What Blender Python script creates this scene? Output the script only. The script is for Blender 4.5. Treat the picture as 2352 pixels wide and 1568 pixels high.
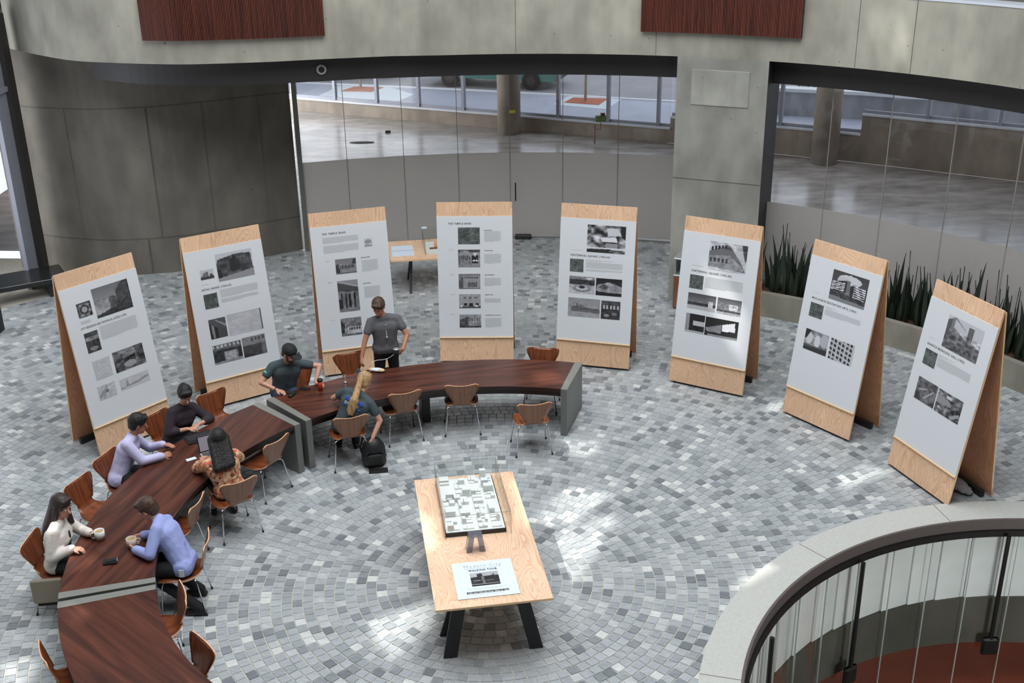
import bpy, bmesh, math, random
import numpy as np
from mathutils import Vector, Matrix
from mathutils.geometry import tessellate_polygon
random.seed(7); RNG = np.random.default_rng(11)
S = bpy.context.scene; COL = S.collection
for o in list(bpy.data.objects): bpy.data.objects.remove(o, do_unlink=True)
R = math.radians

# ------------------------------------------------------------ camera, sky, sun, exposure
cam_d = bpy.data.cameras.new('camera'); cam = bpy.data.objects.new('camera', cam_d); COL.objects.link(cam)
cam_d.sensor_width = 36; cam_d.lens = 2633.28/2352*36; cam_d.clip_end = 300
PITCH, ROLL = 0.4000081, -0.0162712
fwd = Vector((0, math.cos(PITCH), -math.sin(PITCH))); rt = Vector((1, 0, 0)); upv = rt.cross(fwd)
r2 = rt*math.cos(ROLL)+upv*math.sin(ROLL); u2 = -rt*math.sin(ROLL)+upv*math.cos(ROLL)
CAMP = Vector((0, 0, 7.735))
cam.matrix_world = Matrix(((r2.x, u2.x, -fwd.x, CAMP.x), (r2.y, u2.y, -fwd.y, CAMP.y), (r2.z, u2.z, -fwd.z, CAMP.z), (0, 0, 0, 1)))
S.camera = cam
w = bpy.data.worlds.new('sky'); S.world = w; w.use_nodes = True
bg = w.node_tree.nodes['Background']; bg.inputs[0].default_value = (0.80, 0.88, 1.0, 1); bg.inputs[1].default_value = 1.5
SUN = Vector((.64, -.12, -1)).normalized()
ld = bpy.data.lights.new('sun', 'SUN'); ld.energy = 4.8; ld.angle = R(.6); ld.color = (1, .97, .90)
lo = bpy.data.objects.new('sun', ld); lo.rotation_euler = SUN.to_track_quat('-Z', 'Y').to_euler(); COL.objects.link(lo); lo.location = (-8, 12, 30)
ad = bpy.data.lights.new('skylight', 'AREA'); ad.shape = 'DISK'; ad.size = 15; ad.energy = 3000; ad.color = (.93, .97, 1.0)
ao = bpy.data.objects.new('skylight', ad); ao.location = (-.3, 11.2, 13.7); COL.objects.link(ao)
for nm_, lc, ln, sz, en in (('unit_side_fill', (-10.6, 33, 2.2), (90, 0, -96), (12, 3.6), 1700), ('entrance_daylight', (-11.2, 19.0, 2.6), (90, 0, -90), (6, 4), 210), ('unit_ceiling_fill', (6, 26.5, 4.4), (0, 0, 0), (9, 3), 110)):  # both unit lamps are unseen fill, added to brighten the empty unit
    a_ = bpy.data.lights.new(nm_, 'AREA'); a_.shape = 'RECTANGLE'; a_.size, a_.size_y = sz; a_.energy = en; a_.color = (.95, .97, 1); o_ = bpy.data.objects.new(nm_, a_); o_.location = lc; o_.rotation_euler = [R(q) for q in ln]; COL.objects.link(o_)
vs = S.view_settings; vs.view_transform = 'Standard'; vs.look = 'None'; vs.exposure = 0.0; vs.gamma = 1; vs.use_curve_mapping = False
pl_ = bpy.data.lights.new('stairwell_fill', 'POINT'); pl_.energy = 260; pl_.shadow_soft_size = .5; pl_.color = (.97, .98, 1); po_ = bpy.data.objects.new('stairwell_fill', pl_); po_.location = (6.4, 7.9, -.5); COL.objects.link(po_)  # added fill light without a fixture, brightens the stairwell lining
S.cycles.use_denoising = True; S.cycles.max_bounces = 8; S.cycles.transparent_max_bounces = 16
S.cycles.caustics_reflective = False; S.cycles.caustics_refractive = False
CX, CY = -.3, 11.2
def pol(r, deg, z=0, c=(CX, CY)): return Vector((c[0]+r*math.cos(R(deg)), c[1]+r*math.sin(R(deg)), z))

# ------------------------------------------------------------ materials
def lin(c): return tuple(((x/255)/12.92 if x/255 <= .04045 else ((x/255+.055)/1.055)**2.4) for x in c)+(1,)
MATS = {}
def mat(name, col=(128, 128, 128), rough=.6, metal=0, noise=0, nscale=6, stretch=(1, 1, 1), bump=0, bscale=40, spec=.5, rot=0, alb=None, coat=0, noise2=0):
    m = bpy.data.materials.new(name); m.use_nodes = True; nt = m.node_tree; N = nt.nodes; L = nt.links
    b = N['Principled BSDF']; c = alb+(1,) if alb else lin(col)
    b.inputs['Base Color'].default_value = c; b.inputs['Roughness'].default_value = rough; b.inputs['Metallic'].default_value = metal
    b.inputs['Specular IOR Level'].default_value = spec
    if coat: b.inputs['Coat Weight'].default_value = coat; b.inputs['Coat Roughness'].default_value = .15
    if noise or bump or noise2:
        tc = N.new('ShaderNodeTexCoord'); mp = N.new('ShaderNodeMapping'); L.new(tc.outputs['Object'], mp.inputs[0])
        mp.inputs['Scale'].default_value = stretch; mp.inputs['Rotation'].default_value = (0, 0, rot)
    if noise:
        no = N.new('ShaderNodeTexNoise'); no.inputs['Scale'].default_value = nscale; no.inputs['Detail'].default_value = 6; L.new(mp.outputs[0], no.inputs[0])
        cr = N.new('ShaderNodeValToRGB'); e = cr.color_ramp.elements
        e[0].position = .3; e[1].position = .7
        e[0].color = tuple(x*(1-noise) for x in c[:3])+(1,); e[1].color = tuple(min(1, x*(1+noise)) for x in c[:3])+(1,)
        L.new(no.outputs[0], cr.inputs[0]); out = cr.outputs[0]
        if noise2:
            n2 = N.new('ShaderNodeTexNoise'); n2.inputs['Scale'].default_value = nscale*.22; n2.inputs['Detail'].default_value = 3; L.new(mp.outputs[0], n2.inputs[0])
            mr = N.new('ShaderNodeMapRange'); mr.inputs[1].default_value = .3; mr.inputs[2].default_value = .7; mr.inputs[3].default_value = 1-noise2; mr.inputs[4].default_value = 1+noise2
            L.new(n2.outputs[0], mr.inputs[0]); mx = N.new('ShaderNodeMix'); mx.data_type = 'RGBA'; mx.blend_type = 'MULTIPLY'; mx.inputs[0].default_value = 1
            L.new(out, mx.inputs[6]); L.new(mr.outputs[0], mx.inputs[7]); out = mx.outputs[2]
        L.new(out, b.inputs['Base Color'])
    if bump:
        nb = N.new('ShaderNodeTexNoise'); nb.inputs['Scale'].default_value = bscale; nb.inputs['Detail'].default_value = 4; L.new(mp.outputs[0], nb.inputs[0])
        bp = N.new('ShaderNodeBump'); bp.inputs['Strength'].default_value = bump; bp.inputs['Distance'].default_value = .02; L.new(nb.outputs[0], bp.inputs['Height']); L.new(bp.outputs[0], b.inputs['Normal'])
    MATS[name] = m; return m
def concrete(name, col, pits=True, rough=.85, tint=.18):
    m = mat(name, col, rough, 0, tint, 2.6, (1, 1, .6), .12, 14, noise2=.26); nt = m.node_tree; N = nt.nodes; L = nt.links; b = N['Principled BSDF']
    src = b.inputs['Base Color'].links[0].from_socket; mp = [n for n in N if n.type == 'MAPPING'][0]
    tc = [n for n in N if n.type == 'TEX_COORD'][0]
    def dots(scale, thr, fac, src):
        v = N.new('ShaderNodeTexVoronoi'); v.inputs['Scale'].default_value = scale; L.new(tc.outputs['Object'], v.inputs['Vector'])
        lt = N.new('ShaderNodeMath'); lt.operation = 'LESS_THAN'; lt.inputs[1].default_value = thr; L.new(v.outputs['Distance'], lt.inputs[0])
        sc = N.new('ShaderNodeSeparateColor'); L.new(v.outputs['Color'], sc.inputs[0])
        g = N.new('ShaderNodeMath'); g.operation = 'LESS_THAN'; g.inputs[1].default_value = .45; L.new(sc.outputs[0], g.inputs[0])
        mu = N.new('ShaderNodeMath'); mu.operation = 'MULTIPLY'; L.new(lt.outputs[0], mu.inputs[0]); L.new(g.outputs[0], mu.inputs[1])
        m2 = N.new('ShaderNodeMath'); m2.operation = 'MULTIPLY'; m2.inputs[1].default_value = fac; L.new(mu.outputs[0], m2.inputs[0])
        mx = N.new('ShaderNodeMix'); mx.data_type = 'RGBA'; L.new(m2.outputs[0], mx.inputs[0]); L.new(src, mx.inputs[6]); mx.inputs[7].default_value = (.04, .038, .035, 1)
        return mx.outputs[2]
    if pits: src = dots(5, .06, .6, src); src = dots(1.3, .022, .9, src)
    # faint vertical board streaks
    ns = N.new('ShaderNodeTexNoise'); ns.inputs['Scale'].default_value = 3; m3 = N.new('ShaderNodeMapping'); m3.inputs['Scale'].default_value = (1.6, 1.6, .06); L.new(tc.outputs['Object'], m3.inputs[0]); L.new(m3.outputs[0], ns.inputs[0])
    mr = N.new('ShaderNodeMapRange'); mr.inputs[1].default_value = .35; mr.inputs[2].default_value = .65; mr.inputs[3].default_value = .955; mr.inputs[4].default_value = 1.03; L.new(ns.outputs[0], mr.inputs[0])
    mx = N.new('ShaderNodeMix'); mx.data_type = 'RGBA'; mx.blend_type = 'MULTIPLY'; mx.inputs[0].default_value = 1; L.new(src, mx.inputs[6]); L.new(mr.outputs[0], mx.inputs[7]); L.new(mx.outputs[2], b.inputs['Base Color'])
    return m
def wood(name, c0, c1, scale=2.0, stretch=(1, 14, 14), rough=.4, rot=0, coat=0, dist=2.5, det=5):
    m = bpy.data.materials.new(name); m.use_nodes = True; nt = m.node_tree; N = nt.nodes; L = nt.links; b = N['Principled BSDF']
    tc = N.new('ShaderNodeTexCoord'); mp = N.new('ShaderNodeMapping'); L.new(tc.outputs['Object'], mp.inputs[0]); mp.inputs['Scale'].default_value = stretch; mp.inputs['Rotation'].default_value = (0, 0, rot)
    no = N.new('ShaderNodeTexNoise'); no.inputs['Scale'].default_value = scale; no.inputs['Detail'].default_value = det; no.inputs['Distortion'].default_value = dist; L.new(mp.outputs[0], no.inputs[0])
    cr = N.new('ShaderNodeValToRGB'); e = cr.color_ramp.elements; e[0].position = .32; e[1].position = .68; e[0].color = lin(c0); e[1].color = lin(c1)
    L.new(no.outputs[0], cr.inputs[0]); L.new(cr.outputs[0], b.inputs['Base Color']); b.inputs['Roughness'].default_value = rough
    if coat: b.inputs['Coat Weight'].default_value = coat; b.inputs['Coat Roughness'].default_value = .12
    MATS[name] = m; return m
def plywood(name, c0, c1, c2):
    m = bpy.data.materials.new(name); m.use_nodes = True; nt = m.node_tree; N = nt.nodes; L = nt.links; b = N['Principled BSDF']
    tc = N.new('ShaderNodeTexCoord'); oi = N.new('ShaderNodeObjectInfo'); va = N.new('ShaderNodeVectorMath'); va.operation = 'SCALE'; va.inputs['Scale'].default_value = 9
    L.new(oi.outputs['Location'], va.inputs[0]); ad_ = N.new('ShaderNodeVectorMath'); L.new(tc.outputs['Object'], ad_.inputs[0]); L.new(va.outputs[0], ad_.inputs[1])
    mp = N.new('ShaderNodeMapping'); mp.inputs['Scale'].default_value = (2.6, .9, .42) if 'panel' in name else (2.6, .45, 1); L.new(ad_.outputs[0], mp.inputs[0])
    n1 = N.new('ShaderNodeTexNoise'); n1.inputs['Scale'].default_value = 1.6; n1.inputs['Detail'].default_value = 2; n1.inputs['Distortion'].default_value = .6; L.new(mp.outputs[0], n1.inputs[0])
    mu = N.new('ShaderNodeMath'); mu.operation = 'MULTIPLY'; mu.inputs[1].default_value = 22; L.new(n1.outputs[0], mu.inputs[0])
    fr = N.new('ShaderNodeMath'); fr.operation = 'FRACT'; L.new(mu.outputs[0], fr.inputs[0])
    cr = N.new('ShaderNodeValToRGB'); e = cr.color_ramp.elements; e[0].position = 0; e[0].color = lin(c0); e[1].position = 1; e[1].color = lin(c1); k = e.new(.35); k.color = lin(c2)
    L.new(fr.outputs[0], cr.inputs[0])
    n2 = N.new('ShaderNodeTexNoise'); n2.inputs['Scale'].default_value = 1.2; L.new(ad_.outputs[0], n2.inputs[0])
    mr = N.new('ShaderNodeMapRange'); mr.inputs[1].default_value = .3; mr.inputs[2].default_value = .7; mr.inputs[3].default_value = .88; mr.inputs[4].default_value = 1.08; L.new(n2.outputs[0], mr.inputs[0])
    mx = N.new('ShaderNodeMix'); mx.data_type = 'RGBA'; mx.blend_type = 'MULTIPLY'; mx.inputs[0].default_value = 1; L.new(cr.outputs[0], mx.inputs[6]); L.new(mr.outputs[0], mx.inputs[7]); L.new(mx.outputs[2], b.inputs['Base Color'])
    b.inputs['Roughness'].default_value = .5; MATS[name] = m; return m
def glass(name, tint=(.95, 1, .98), refl=1.0, ior=1.5, frost=0, fcol=(.5, .5, .5)):
    m = bpy.data.materials.new(name); m.use_nodes = True; nt = m.node_tree; N = nt.nodes; L = nt.links
    for n in list(N):
        if n.type == 'BSDF_PRINCIPLED': N.remove(n)
    out = [n for n in N if n.type == 'OUTPUT_MATERIAL'][0]
    tr = N.new('ShaderNodeBsdfTransparent'); tr.inputs[0].default_value = tint+(1,)
    gl = N.new('ShaderNodeBsdfGlossy'); gl.inputs['Roughness'].default_value = .02; gl.inputs[0].default_value = (refl, refl, refl, 1)
    fr = N.new('ShaderNodeFresnel'); fr.inputs[0].default_value = ior; mx = N.new('ShaderNodeMixShader')
    ge = N.new('ShaderNodeNewGeometry'); sb = N.new('ShaderNodeMath'); sb.operation = 'SUBTRACT'; sb.inputs[0].default_value = 1; L.new(ge.outputs['Backfacing'], sb.inputs[1])
    ml = N.new('ShaderNodeMath'); ml.operation = 'MULTIPLY'; L.new(sb.outputs[0], ml.inputs[0]); L.new(fr.outputs[0], ml.inputs[1]); L.new(ml.outputs[0], mx.inputs[0])
    base = tr
    if frost:
        df = N.new('ShaderNodeBsdfDiffuse'); df.inputs[0].default_value = fcol+(1,); tl = N.new('ShaderNodeBsdfTranslucent'); tl.inputs[0].default_value = fcol+(1,)
        a = N.new('ShaderNodeMixShader'); a.inputs[0].default_value = .5; L.new(df.outputs[0], a.inputs[1]); L.new(tl.outputs[0], a.inputs[2])
        c = N.new('ShaderNodeMixShader'); c.inputs[0].default_value = frost; L.new(tr.outputs[0], c.inputs[1]); L.new(a.outputs[0], c.inputs[2]); base = c
    L.new(base.outputs[0], mx.inputs[1]); L.new(gl.outputs[0], mx.inputs[2]); L.new(mx.outputs[0], out.inputs[0])
    MATS[name] = m; return m
def tilemat(name, attr):
    m = bpy.data.materials.new(name); m.use_nodes = True; nt = m.node_tree; N = nt.nodes; L = nt.links; b = N['Principled BSDF']
    if attr: a = N.new('ShaderNodeAttribute'); a.attribute_name = 'tone'; src = a.outputs['Fac']
    else: a = N.new('ShaderNodeObjectInfo'); src = a.outputs['Random']
    cr = N.new('ShaderNodeValToRGB'); cr.color_ramp.interpolation = 'CONSTANT'; e = cr.color_ramp.elements
    cols = [(0, (.17, .188, .205)), (.05, (.235, .258, .275)), (.15, (.305, .33, .348)), (.32, (.36, .385, .402)), (.66, (.395, .42, .435)), (.86, (.46, .48, .49)), (.95, (.59, .60, .59))]
    e[0].position = 0; e[0].color = cols[0][1]+(1,); e[1].position = cols[1][0]; e[1].color = cols[1][1]+(1,)
    for p_, c_ in cols[2:]: k = e.new(p_); k.color = c_+(1,)
    L.new(src, cr.inputs[0])
    g = N.new('ShaderNodeNewGeometry'); mp = N.new('ShaderNodeMapping'); mp.inputs['Scale'].default_value = (1, 3, 1); mp.inputs['Rotation'].default_value = (0, 0, .6); L.new(g.outputs['Position'], mp.inputs[0])
    no = N.new('ShaderNodeTexNoise'); no.inputs['Scale'].default_value = 9; no.inputs['Detail'].default_value = 5; no.inputs['Distortion'].default_value = 1.2; L.new(mp.outputs[0], no.inputs[0])
    mr = N.new('ShaderNodeMapRange'); mr.inputs[1].default_value = .3; mr.inputs[2].default_value = .7; mr.inputs[3].default_value = .86; mr.inputs[4].default_value = 1.12; L.new(no.outputs[0], mr.inputs[0])
    mx = N.new('ShaderNodeMix'); mx.data_type = 'RGBA'; mx.blend_type = 'MULTIPLY'; mx.inputs[0].default_value = 1; L.new(cr.outputs[0], mx.inputs[6]); L.new(mr.outputs[0], mx.inputs[7]); L.new(mx.outputs[2], b.inputs['Base Color'])
    b.inputs['Roughness'].default_value = .34; b.inputs['Specular IOR Level'].default_value = .8; MATS[name] = m; return m
def vcol(name, rough=.6):
    m = bpy.data.materials.new(name); m.use_nodes = True; N = m.node_tree.nodes; b = N['Principled BSDF']; a = N.new('ShaderNodeVertexColor'); a.layer_name = 'Col'
    m.node_tree.links.new(a.outputs[0], b.inputs['Base Color']); b.inputs['Roughness'].default_value = rough; MATS[name] = m; return m

M = MATS
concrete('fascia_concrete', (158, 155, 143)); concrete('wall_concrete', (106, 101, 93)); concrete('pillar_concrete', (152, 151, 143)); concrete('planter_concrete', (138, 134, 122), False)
concrete('retail_wall', (140, 130, 120), False); concrete('outside_concrete', (150, 152, 156), False); concrete('well_concrete', (88, 84, 76), False)
mat('retail_floor', (160, 156, 154), .20, 0, .30, 1.4, (1, 2.2, 1), noise2=.28); mat('grout', (190, 184, 170), .85, 0, .1, 20)
tilemat('stone_set', True); tilemat('stone_single', False)
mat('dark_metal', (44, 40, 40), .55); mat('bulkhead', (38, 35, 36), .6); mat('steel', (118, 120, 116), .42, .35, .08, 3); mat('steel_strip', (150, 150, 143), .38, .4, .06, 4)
mat('mullion_metal', (142, 144, 156), .5, .1); mat('white_metal', (200, 205, 215), .5); mat('chrome', (215, 215, 218), .12, 1); mat('black_plastic', (22, 22, 24), .5)
mat('black_paint', (34, 34, 35), .55); mat('terrazzo', (186, 186, 181), .55, 0, .10, 90, noise2=.04); mat('rim_grey', (92, 84, 80), .5); mat('rim_black', (18, 17, 17), .4)
wood('table_wood', (66, 30, 20), (122, 66, 46), 1.5, (.5, 9, 3), .33, 0, .25, .8); wood('table_dark', (26, 16, 14), (40, 24, 20), 1.5, (1, 8, 3), .4)
wood('chair_front', (92, 46, 26), (140, 76, 42), 3, (9, 1, .6), .32, 0, .2, .6); wood('chair_wood', (116, 76, 54), (150, 102, 72), 3, (9, 1, .6), .38, 0, .15, .6); mat('chair_edge', (226, 170, 128), .5); wood('slat_wood', (70, 30, 22), (112, 54, 38), 3, (9, 9, .3), .5, dist=0)
plywood('panel_plywood', (202, 158, 124), (226, 190, 158), (216, 176, 142)); plywood('panel_plywood_shaded', (170, 124, 94), (196, 150, 118), (184, 136, 104)); plywood('table_plywood', (218, 170, 136), (240, 206, 176), (232, 192, 160)); mat('ply_edge', (226, 190, 146), .6)
mat('poster_white', (208, 210, 214), .55); mat('ink', (62, 64, 66), .6); mat('ink_mid', (128, 132, 134), .6); mat('ink_light', (172, 176, 178), .6); vcol('photo_print')
glass('clear_glass', (.96, .965, .975)); glass('thin_glass', (.965, .965, .96)); glass('guard_glass', (.975, .99, .98)); glass('frost_glass', (.7, .68, .66), .6, 1.45, .80, (.64, .615, .59)); glass('acrylic', (.99, .997, .992), .6, 1.3); mat('glass_edge', (138, 134, 126), .4); mat('green_edge', (196, 206, 198), .35)
glass('tinted_acrylic', (.60, .62, .68), 1, 1.5, .35, (.5, .5, .56))
mat('well_panel', (240, 243, 244), .35, 0, .18, .9, noise2=.2); mat('well_orange', (138, 58, 34), .7, 0, .15, 2)
mat('soil', (70, 44, 34), .95, 0, .4, 30, bump=.5); mat('leaf', (34, 44, 32), .5, 0, .35, 8, (1, 1, .3)); mat('leaf_outdoor', (96, 128, 74), .6, 0, .4, 9)
mat('asphalt', (150, 148, 152), .8, 0, .08, 1.2); mat('sidewalk', (172, 176, 190), .75, 0, .06, 1); mat('kerb_white', (226, 228, 232), .7); mat('pad_white', (208, 216, 222), .7); mat('grate_rust', (176, 96, 62), .8, 0, .25, 25)
mat('car_teal', (72, 120, 112), .3, .2); mat('car_dark', (60, 62, 66), .35, .2); mat('tyre', (24, 24, 24), .8); mat('bark', (150, 140, 126), .9); mat('car_glass', (30, 36, 40), .1); mat('lamp_white', (230, 230, 235), .3)
mat('upper_wall', (150, 150, 148), .9); mat('roof', (120, 120, 120), .9); mat('bin_steel', (186, 190, 192), .3, .6); wood('bin_wood', (104, 66, 42), (142, 96, 62), 3, (6, 6, .7), .5)
mat('white_card', (222, 224, 222), .7); mat('base_black', (22, 20, 20), .5); mat('paper', (214, 224, 236), .6); mat('fabric_grey', (150, 148, 150), .9, 0, .1, 20)
mat('granite', (32, 34, 34), .18, 0, .5, 25); mat('yellow', (200, 190, 40), .6); mat('copper', (120, 84, 66), .5, .3); mat('red', (160, 60, 60), .7)

# ------------------------------------------------------------ mesh builder and tagging
class MB:
    def __init__(s): s.v = []; s.f = []; s.m = []
    def add(s, vs_, fs, mi=0):
        o = len(s.v); s.v += [tuple(v) for v in vs_]; s.f += [tuple(i+o for i in f) for f in fs]; s.m += [mi]*len(fs); return s
    def box(s, c, size, rz=0, mi=0, mtx=None):
        x, y, z = [k/2 for k in size]; P = [Vector((a*x, b*y, d*z)) for a, b, d in ((-1, -1, -1), (1, -1, -1), (1, 1, -1), (-1, 1, -1), (-1, -1, 1), (1, -1, 1), (1, 1, 1), (-1, 1, 1))]
        m = mtx if mtx is not None else Matrix.Rotation(rz, 3, 'Z'); P = [m @ p+Vector(c) for p in P]
        return s.add(P, [(3, 2, 1, 0), (4, 5, 6, 7), (0, 1, 5, 4), (1, 2, 6, 5), (2, 3, 7, 6), (3, 0, 4, 7)], mi)
    def bbox(s, c, size, b=.01, rz=0, mi=0, mtx=None):
        # box with bevelled vertical edges and top rim
        x, y, z = [k/2 for k in size]; b = min(b, x*.9, y*.9, z*.9)
        def ring(dx, dy, zz): return [(-dx+b, -dy, zz), (dx-b, -dy, zz), (dx, -dy+b, zz), (dx, dy-b, zz), (dx-b, dy, zz), (-dx+b, dy, zz), (-dx, dy-b, zz), (-dx, -dy+b, zz)]
        P = ring(x-b*.6, y-b*.6, -z)+ring(x, y, -z+b)+ring(x, y, z-b)+ring(x-b*.6, y-b*.6, z)
        m = mtx if mtx is not None else Matrix.Rotation(rz, 3, 'Z'); P = [m @ Vector(p)+Vector(c) for p in P]; F = [tuple(range(7, -1, -1)), tuple(range(24, 32))]
        for k in range(3):
            for i in range(8): j = (i+1) % 8; F.append((k*8+i, k*8+j, k*8+8+j, k*8+8+i))
        return s.add(P, F, mi)
    def prism(s, poly, z0, z1, mi=0, mside=None, ccw=True):
        n = len(poly); P = [(x, y, z0) for x, y in poly]+[(x, y, z1) for x, y in poly]; mside = mi if mside is None else mside
        s.add(P, [tuple(range(n-1, -1, -1)), tuple(range(n, 2*n))], mi); o = len(s.v)-2*n
        for i in range(n): j = (i+1) % n; s.f.append((o+i, o+j, o+n+j, o+n+i)); s.m.append(mside)
        return s
    def tube(s, pts, r, n=8, mi=0, caps=True):
        pts = [Vector(p) for p in pts]; rs = r if isinstance(r, (list, tuple)) else [r]*len(pts); P = []; F = []
        for k, p in enumerate(pts):
            d = (pts[min(k+1, len(pts)-1)]-pts[max(k-1, 0)]).normalized(); a = d.cross(Vector((0, 0, 1)) if abs(d.z) < .9 else Vector((1, 0, 0))).normalized(); b = d.cross(a)
            P += [p+(a*math.cos(t)+b*math.sin(t))*rs[k] for t in [2*math.pi*i/n for i in range(n)]]
        for k in range(len(pts)-1):
            for i in range(n): j = (i+1) % n; F.append((k*n+i, k*n+j, (k+1)*n+j, (k+1)*n+i))
        if caps: F.append(tuple(range(n))); F.append(tuple(range((len(pts)-1)*n, len(pts)*n))[::-1])
        return s.add(P, F, mi)
    def lathe(s, prof, n=20, c=(0, 0, 0), mi=0):
        P = []; F = []
        for r_, z in prof: P += [(c[0]+r_*math.cos(2*math.pi*i/n), c[1]+r_*math.sin(2*math.pi*i/n), c[2]+z) for i in range(n)]
        for k in range(len(prof)-1):
            for i in range(n): j = (i+1) % n; F.append((k*n+i, k*n+j, (k+1)*n+j, (k+1)*n+i))
        if prof[0][0] > 1e-4: F.append(tuple(range(n))[::-1])
        if prof[-1][0] > 1e-4 and not (prof[-2][0] < 1e-4 and prof[-2][1] == prof[-1][1]): F.append(tuple(range((len(prof)-1)*n, len(prof)*n)))
        return s.add(P, F, mi)
    def ell(s, c, r, n=12, m=None, mi=0):
        P = []; F = []; k = n//2+1; m = m or Matrix.Identity(3)
        for a in range(k+1):
            t = math.pi*a/k-math.pi/2
            P += [m @ Vector((r[0]*math.cos(t)*math.cos(2*math.pi*i/n), r[1]*math.cos(t)*math.sin(2*math.pi*i/n), r[2]*math.sin(t)))+Vector(c) for i in range(n)]
        for a in range(k):
            for i in range(n): j = (i+1) % n; F.append((a*n+i, a*n+j, (a+1)*n+j, (a+1)*n+i))
        return s.add(P, F, mi)
    def arc(s, c, r0, r1, a0, a1, z0, z1, n=32, mi=0, mside=None, mend=None):
        P = []
        for k in range(n+1):
            a = R(a0+(a1-a0)*k/n); ca, sa = math.cos(a), math.sin(a)
            P += [(c[0]+r0*ca, c[1]+r0*sa, z0), (c[0]+r1*ca, c[1]+r1*sa, z0), (c[0]+r1*ca, c[1]+r1*sa, z1), (c[0]+r0*ca, c[1]+r0*sa, z1)]
        o = len(s.v); s.v += P; ms = mi if mside is None else mside; me = ms if mend is None else mend
        for k in range(n):
            b = o+4*k
            for i, q in ((0, ms), (1, ms), (2, mi), (3, ms)): j = (i+1) % 4; s.f.append((b+i, b+j, b+4+j, b+4+i)); s.m.append(q)
        if abs(a1-a0) < 359.9: s.f += [(o, o+3, o+2, o+1), (o+4*n, o+4*n+1, o+4*n+2, o+4*n+3)]; s.m += [me, me]
        return s
    def build(s, name, mats, parent=None, smooth=False, loc=None, rz=None):
        me = bpy.data.meshes.new(name); me.from_pydata([tuple(v) for v in s.v], [], s.f)
        for m in (mats if isinstance(mats, (list, tuple)) else [mats]): me.materials.append(M[m] if isinstance(m, str) else m)
        if any(s.m): me.polygons.foreach_set('material_index', s.m)
        bm = bmesh.new(); bm.from_mesh(me); bmesh.ops.recalc_face_normals(bm, faces=bm.faces); bm.to_mesh(me); bm.free()
        if smooth: me.shade_smooth()
        return link(name, me, parent, loc, rz)
def link(name, me, parent=None, loc=None, rz=None):
    o = bpy.data.objects.new(name, me); COL.objects.link(o)
    if parent: o.parent = parent
    if loc is not None: o.location = loc
    if rz is not None: o.rotation_euler = (0, 0, rz)
    return o
def empty(name, loc=(0, 0, 0), rz=0):
    o = bpy.data.objects.new(name, None); COL.objects.link(o); o.location = loc; o.rotation_euler = (0, 0, rz); o.empty_display_size = .2; return o
def tag(o, label=None, cat=None, group=None, kind=None):
    if label: o['label'] = label
    if cat: o['category'] = cat
    if group: o['group'] = group
    if kind: o['kind'] = kind
    return o
def thing(name, label, cat, loc=(0, 0, 0), rz=0, group=None): return tag(empty(name, loc, rz), label, cat, group)
def struct(o, label=None): return tag(o, label, None, None, 'structure')
def kids(o): return [c for c in bpy.data.objects if c.parent == o]
def copy_tree(o, km, parent=None):
    c = o.copy(); COL.objects.link(c)
    if parent: c.parent = parent
    for ch in km.get(o.name, []): copy_tree(ch, km, c)
    return c
def kidmap(root):
    km = {}
    def go(o):
        km[o.name] = list(o.children)
        for c in o.children: go(c)
    bpy.context.view_layer.update(); go(root); return km
exec_parts = []
# ------------------------------------------------------------ building shell
def catmull(P, n=6):
    out = []; P = [Vector(p) for p in P]
    for i in range(len(P)-1):
        p0 = P[max(i-1, 0)]; p1 = P[i]; p2 = P[i+1]; p3 = P[min(i+2, len(P)-1)]
        for k in range(n):
            t = k/n; out.append(.5*((2*p1)+(p2-p0)*t+(2*p0-5*p1+4*p2-p3)*t*t+(3*p1-p0-3*p2+p3)*t**3))
    return out+[P[-1]]
def offset(P, d):
    out = []
    for i, p in enumerate(P):
        t = (P[min(i+1, len(P)-1)]-P[max(i-1, 0)]).normalized(); out.append(p+Vector((-t.y, t.x))*d)
    return out
def wallstrip(name, P, d, z0, z1, m, parent=None, topm=None):
    Q = offset(P, d); mb = MB(); n = len(P); V = []
    for p, q in zip(P, Q): V += [(p.x, p.y, z0), (q.x, q.y, z0), (q.x, q.y, z1), (p.x, p.y, z1)]
    F = []
    for k in range(n-1):
        for i in range(4): j = (i+1) % 4; F.append((4*k+i, 4*k+j, 4*k+4+j, 4*k+4+i))
    F += [(0, 3, 2, 1), (4*n-4, 4*n-3, 4*n-2, 4*n-1)]
    mb.add(V, F); return mb.build(name, m, parent)
FP = [Vector(p) for p in [(-9.6, 22.6), (-9.31, 22.21), (-7.93, 20.96), (-7.01, 20.54), (-5.78, 20.24), (-5.03, 20.25), (-4.14, 20.35), (-3.19, 20.56), (-2.06, 20.76)]]
FPl = catmull(FP, 5); FPa = [pol(9.6, a).to_2d() for a in range(95, -32, -3)]
FASC = FPl+FPa
fas = struct(wallstrip('trim_1', FASC, .32, 4.5, 5.62, 'fascia_concrete'), 'board-marked concrete parapet band curving over the hall')
wallstrip('coping', offset(FASC, -.01), .36, 5.62, 5.66, 'white_metal', fas)
# formwork joints in the parapet: thin recessed-looking dark seams
for a in (87.3, 72.5, 52.0, 46.5):
    p = pol(9.595, a, 5.06); MB().box((0, 0, 0), (.007, .006, 1.1)).build('formwork_joint', 'well_concrete', fas, loc=p, rz=R(a))
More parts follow.
